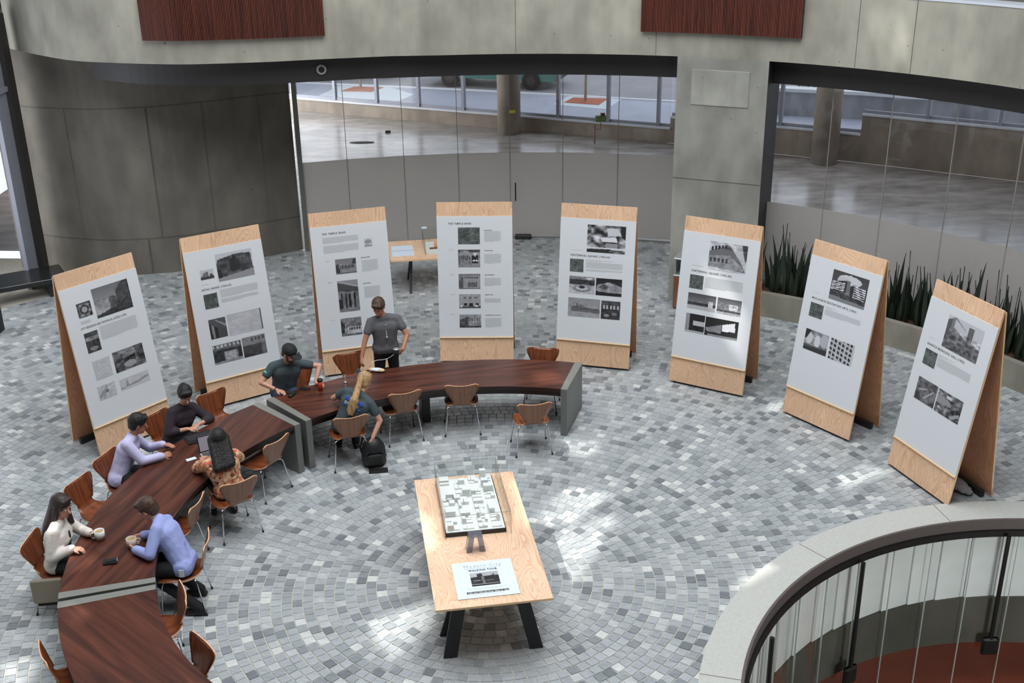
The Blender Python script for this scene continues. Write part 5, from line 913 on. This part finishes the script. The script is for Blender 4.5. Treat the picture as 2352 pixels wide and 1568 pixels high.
    # face
    for sx in (-1, 1):
        e_ = MB().ell(H(sx*.031, .079, .012), (.014, .009, .009), 10, HM).build('eye', 'eye_white', t, True); MB().ell(H(sx*.031, .085, .011), (.006, .004, .0065), 8, HM).build('iris', 'eye_dark', e_, True)
        b = MB(); capsule(b, H(sx*.016, .086, .032), .0045, H(sx*.046, .078, .034), .0035, 8); b.build('eyebrow', hair, t, True)
    b = MB(); capsule(b, H(-.02, .078, -.052), .0055, H(0, .088, -.052), .0075, 8); capsule(b, H(0, .088, -.052), .0075, H(.02, .078, -.052), .0055, 8); b.build('mouth', 'lip', t, True)
    # hair
    if style == 'short': hp = [('e', H(0, -.025, .045), (.082*hs, .098*hs, .092*hs), HM), ('c', H(-.04, .055, .095), .025, H(.04, .055, .095), .025), ('e', H(0, -.055, -.005), (.072*hs, .055*hs, .07*hs), HM)]
    elif style == 'bun': hp = [('e', H(0, -.022, .042), (.083*hs, .098*hs, .095*hs), HM), ('c', H(-.035, .05, .09), .028, H(.035, .05, .09), .028), ('e', H(0, -.085, .07), (.045, .045, .042), HM), ('e', H(0, -.05, -.02), (.075, .055, .06), HM)]
    elif style == 'long':
        hp = [('e', H(0, -.022, .042), (.088*hs, .10*hs, .095*hs), HM), ('c', H(-.035, .05, .09), .028, H(.035, .05, .09), .028)]
        for sx in (-1, 1): hp += [('c', H(sx*.07, .0, .03), .028, H(sx*.085, -.01, -.12), .03), ('c', H(sx*.085, -.01, -.12), .03, H(sx*.085, .0, -.12)-U*.12+f*.02, .022)]
        hp += [('c', H(0, -.07, .0), .07, neck-up*.06-frs*.10, .065), ('c', H(-.05, -.06, -.02), .04, neck-up*.10-frs*.11-rr*.05, .045), ('c', H(.05, -.06, -.02), .04, neck-up*.10-frs*.11+rr*.05, .045), ('c', neck-up*.06-frs*.10, .06, neck-up*.20-frs*.125, .05)]
    elif style == 'straight':
        hp = [('e', H(0, -.02, .042), (.088*hs, .10*hs, .095*hs), HM), ('c', H(-.035, .05, .09), .028, H(.035, .05, .09), .028)]+[('c', H(x, -.05+abs(x)*.4, .02), .05, neck-up*.10-frs*.13+rr*x*1.3, .045) for x in (-.07, -.035, 0, .035, .07)]
    elif style == 'ponytail':
        hp = [('e', H(0, -.022, .042), (.083*hs, .098*hs, .095*hs), HM), ('c', H(-.035, .05, .09), .028, H(.035, .05, .09), .028), ('e', H(0, -.05, -.02), (.075, .055, .06), HM), ('e', H(0, -.095, .06), (.035, .035, .035), HM)]
        tp = H(0, -.12, .06); p2 = neck-up*.06-frs*.15; p3 = neck-up*.26-frs*.15+rr*.02; hp += [('c', tp, .032, p2, .045), ('c', p2, .045, p3, .028), ('c', p2+rr*.03, .03, p3+rr*.035, .014), ('c', p2-rr*.03, .03, p3-rr*.04+up*.03, .014)]
    elif style == 'cap': hp = [('e', H(0, -.03, .02), (.078, .085, .07), HM), ('e', H(0, -.055, -.02), (.072, .05, .055), HM)]
    fuse('hair', hp, .0085, hair, t, .006, 2)
    if style == 'cap':
        fuse('cap_crown', [('e', H(0, -.015, .055), (.104, .118, .094), HM)], .008, 'cap_black', t, 0, 1); V = []; n = 14
        for k in range(n+1):
            a = math.pi*k/n; V += [H(.082*math.cos(a), .07+.015*math.sin(a), .048), H(.078*math.cos(a), .07+.105*math.sin(a), .040-.01*abs(math.cos(a)))]
        V2 = V+[v+hu*.008 for v in V]; m = len(V); F = [(2*k, 2*k+1, 2*k+3, 2*k+2) for k in range(n)]+[(m+2*k, m+2*k+2, m+2*k+3, m+2*k+1) for k in range(n)]+[(2*k+1, m+2*k+1, m+2*k+3, 2*k+3) for k in range(n)]
        MB().add(V2, F).build('cap_brim', 'cap_black', t)
        fuse('beard', [('e', H(0, .035, -.065), (.062, .064, .050), HM), ('c', H(-.058, .01, -.0), .018, H(-.045, .03, -.06), .02), ('c', H(.058, .01, -.0), .018, H(.045, .03, -.06), .02)], .0085, hair, t, 0, 2)
    if style == 'ponytail': MB().ell(H(0, -.115, .066), (.038, .016, .036), 10, HM).build('hair_tie', 'band_blue', t, True)
    return t, dict(f=f, r=r, rr=rr, up=up, frs=frs, neck=neck, pel=pel, chest=chest, sR=sR, sL=sL, eR=eR, eL=eL, wR=wR, wL=wL, H=H, O=O)
def frame(o, x, z): y = z.cross(x).normalized(); x = y.cross(z).normalized(); return Matrix((x, y, z)).transposed()
# woman in the white jacket
t, d = person('woman in a white jacket with long dark hair, holding a mug, far left', (-5.10, 10.90), 2, (-5.12, 10.90, .57), (-5.06, 10.95, 1.02), (-5.00, 10.98, 1.20), (.8, -.38, -.18), (-4.87, 10.76, .80), (1, .05, -.12), (-4.78, 11.05, .82), (.95, -.1, -.1), elR=(.3, -.5, -.8), elL=(-.5, .1, -.6), top='jacket_white', sleeve='long', bottom='cloth_black', hair='hair_dark', style='long', shw=.165, female=True, curlR=.7, curlL=1.0, palmL=(0, -.6, -.6), skirt=True)
b = MB(); b.ell(d['chest']+d['frs']*.10-d['up']*.10, (.045, .06, .17), 10, frame(0, d['frs'], d['up'])); b.build('black_blouse', 'cloth_black', t, True)
MB().tube([d['wR']+(d['eR']-d['wR'])*.06, d['wR']+(d['eR']-d['wR'])*.16], .033, 12).build('wrist_band', 'black_plastic', t)
o = thing('cream_jacket_hem', 'beige bag hanging from the chair of the woman in the white jacket', 'bag', (-5.17, 10.62, .18), R(8)); MB().bbox((0, 0, .17), (.34, .045, .30), .015).build('bag_body', 'bag_beige', o); MB().bbox((.02, .01, .03), (.30, .04, .10), .01).build('bag_base', 'cloth_black', o); o.name = 'shoulder_bag'
# man in the lilac shirt
person('seated man in a lilac shirt with short black hair, forearms on the table', (-4.95, 12.80), 5, (-5.02, 12.80, .57), (-4.84, 12.93, 1.03), (-4.74, 12.97, 1.20), (.85, .35, -.30), (-4.46, 12.86, .80), (.9, .45, .05), (-4.52, 13.14, .82), (.98, -.2, -.05), elR=(.5, .0, -.9), elL=(-.5, .1, -.8), top='shirt_lilac', hair='hair_black', curlR=1.1, curlL=.35, skin='skin_tan', palmR=(0, .7, -.5))
# woman in the dark top
person('woman in a dark plum top with black hair tied back, hands joined on the table', (-4.55, 13.78), -35, (-4.56, 13.82, .57), (-4.42, 13.83, 1.02), (-4.36, 13.80, 1.20), (.42, -.75, -.45), (-4.33, 13.60, .80), (.75, .35, -.1), (-4.20, 13.72, .81), (-.75, -.45, -.15), elR=(.5, .1, -.8), elL=(-.75, .35, -.5), top='top_dark', sleeve='mid', hair='hair_black', style='bun', shw=.17, female=True, curlR=.7, curlL=.8)
# woman in the floral blouse
person('seated woman in a floral blouse with long straight black hair, back to camera', (-3.56, 12.40), 121, (-3.53, 12.42, .57), (-3.62, 12.46, 1.00), (-3.64, 12.56, 1.17), (-.35, .80, -.40), (-3.66, 12.92, .79), (-.4, .85, -.1), (-3.93, 12.78, .79), (.1, .95, -.1), elR=(.7, .2, -.6), elL=(-.9, -.1, -.5), top='blouse_floral', sleeve='mid', hair='hair_black', style='straight', shw=.175, female=True, curlR=.5, curlL=.5, skirt=True)
# man in the blue shirt
t, d = person('seated man in a light blue shirt, bending over the table with a mug', (-3.72, 10.82), 180, (-3.68, 10.80, .57), (-3.93, 10.94, 1.02), (-4.06, 10.99, 1.14), (-.85, .18, -.50), (-4.16, 10.98, .82), (-.85, -.5, -.1), (-4.17, 10.72, .80), (-.75, .6, -.1), elR=(.6, .0, -.7), elL=(-.75, -.2, -.6), top='shirt_blue', hair='hair_brown', curlR=.9, curlL=.9, ankR=(-3.60, 10.98, .09), ankL=(-3.52, 10.62, .09), palmR=(-.2, -.9, 0), palmL=(-.2, .9, 0))
MB().box((0, 0, 0), (.055, .006, .085)).build('name_badge', 'white_card', t, loc=(.06, -.225, .56)); 
# man in the black cap
t, d = person('bearded man in a black cap and dark t-shirt leaning on the table', (-3.32, 15.12), -62, (-3.33, 15.10, .64), (-3.24, 15.06, 1.10), (-3.17, 14.97, 1.27), (.78, -.42, -.42), (-3.36, 14.80, .785), (.72, -.30, -.1), (-2.84, 15.02, .80), (.8, -.25, -.2), elR=(.9, -.35, -.1), elL=(-.8, .1, .1), top='tee_green', sleeve='short', bottom='jeans', hair='hair_brown', style='cap', shw=.20, curlR=.45, curlL=.6)
MB().tube([d['wR']+(d['eR']-d['wR'])*.08, d['wR']+(d['eR']-d['wR'])*.14], .031, 12).build('wrist_band', 'black_plastic', t)
q = d['sR']+(d['eR']-d['sR'])*.36; n_ = (d['rr']*.9-d['f']*-.35).normalized(); MB().ell(q+n_*.062, (.035, .010, .04), 10, frame(0, d['f'].cross(n_).normalized() if 0 else d['up'].cross(n_).normalized(), d['up'])).build('sleeve_badge', 'teal_badge', t)
# standing man
t, d = person('man in a grey t-shirt standing at the table, reaching down with a teal phone', (-1.98, 15.98), -72, (-1.90, 15.86, .98), (-1.90, 15.84, 1.46), (-1.96, 15.78, 1.64), (-.12, -.80, -.50), (-2.25, 15.53, .86), (-.1, -.7, -.65), (-1.62, 15.62, 1.03), (-.55, -.45, -.1), elR=(.5, -.3, .2), elL=(-.8, -.5, .1), top='tee_grey', sleeve='short', bottom='cloth_black', hair='hair_brown', shw=.20, curlR=.9, curlL=1.1, sc=1.02, kneeR=(-2.02, 15.92, .50), kneeL=(-1.80, 15.98, .50), ankR=(-2.06, 16.02, .09), ankL=(-1.80, 16.06, .09), palmR=(.4, -.2, -.5), palmL=(-.7, .3, 0), skin='skin_tan')
MB().tube([d['neck']+d['frs']*.105-d['up']*.06, d['neck']+d['frs']*.135-d['up']*.24], .0045, 6).build('lanyard', 'white_card', t); MB().bbox(d['neck']+d['frs']*.14-d['up']*.26, (.022, .010, .03), .004).build('earphone_case', 'white_card', t)
o = thing('coffee_cup', 'grey-lidded travel cup in the left hand of the standing man', 'cup', (-1.71, 15.53, .97)); MB().lathe([(0, 0), (.032, 0), (.042, .10), (0, .10)], 20).build('cup_body', 'cloth_black', o, True); MB().lathe([(.045, .10), (.045, .112), (.038, .12), (0, .12)], 20).build('lid', 'bin_steel', o, True)
o = thing('earphone_cord', 'thin pale cord hanging in front of the standing man\'s waist', 'cord', (0, 0, 0)); MB().tube(catmull([Vector(p) for p in ((-1.73, 15.55, 1.00), (-1.82, 15.56, .93), (-1.92, 15.60, .88), (-2.02, 15.60, .87), (-2.10, 15.58, .84))], 5), .004, 6).build('cord_wire', 'white_card', o)
# blonde woman
t, d = person('blonde woman with a ponytail and dark t-shirt, reaching down to the backpack', (-2.25, 14.10), 100, (-2.30, 14.12, .57), (-2.10, 14.20, .98), (-2.04, 14.34, 1.10), (.25, .85, -.45), (-1.93, 13.98, .43), (.05, -.1, -1), (-2.38, 14.58, .79), (-.2, .95, -.1), elR=(.6, .2, 0), elL=(-.7, .3, -.4), top='tee_green', sleeve='short', bottom='cloth_black', hair='hair_blonde', style='ponytail', shw=.18, female=True, curlR=.9, curlL=.4, extras={'shr': (.86, -.28, -.35)}, palmR=(-.5, .5, 0))
up_, rr_ = d['up'], d['rr']; zb = -d['frs']; c0 = d['chest']+zb*.118
xv = rr_; yv = zb.cross(xv).normalized()
if yv.dot(up_) < 0: yv = -yv
fm = Matrix((xv, yv, xv.cross(yv))).transposed()
for dy, hh in ((.055, .05), (-.035, .016)): MB().bbox((0, 0, 0), (.27, hh, .016), .006, mtx=fm).build('blue_print_band', 'band_blue', t, loc=c0+yv*dy+zb*.004)
q = text_mesh('lettering', 'DIRECT', .055, 'white_card', t, 0, 0, 0, .001, 1.15, None); q.matrix_local = Matrix.Translation(c0-xv*.12+yv*(-.018)+zb*.014) @ fm.to_4x4()
MB().ell(d['sR']+(d['eR']-d['sR'])*.40+rr_*.06, (.012, .03, .03), 8).build('sleeve_badge', 'teal_badge', t)
# ------------------------------------------------------------ lift things that stand on the setts
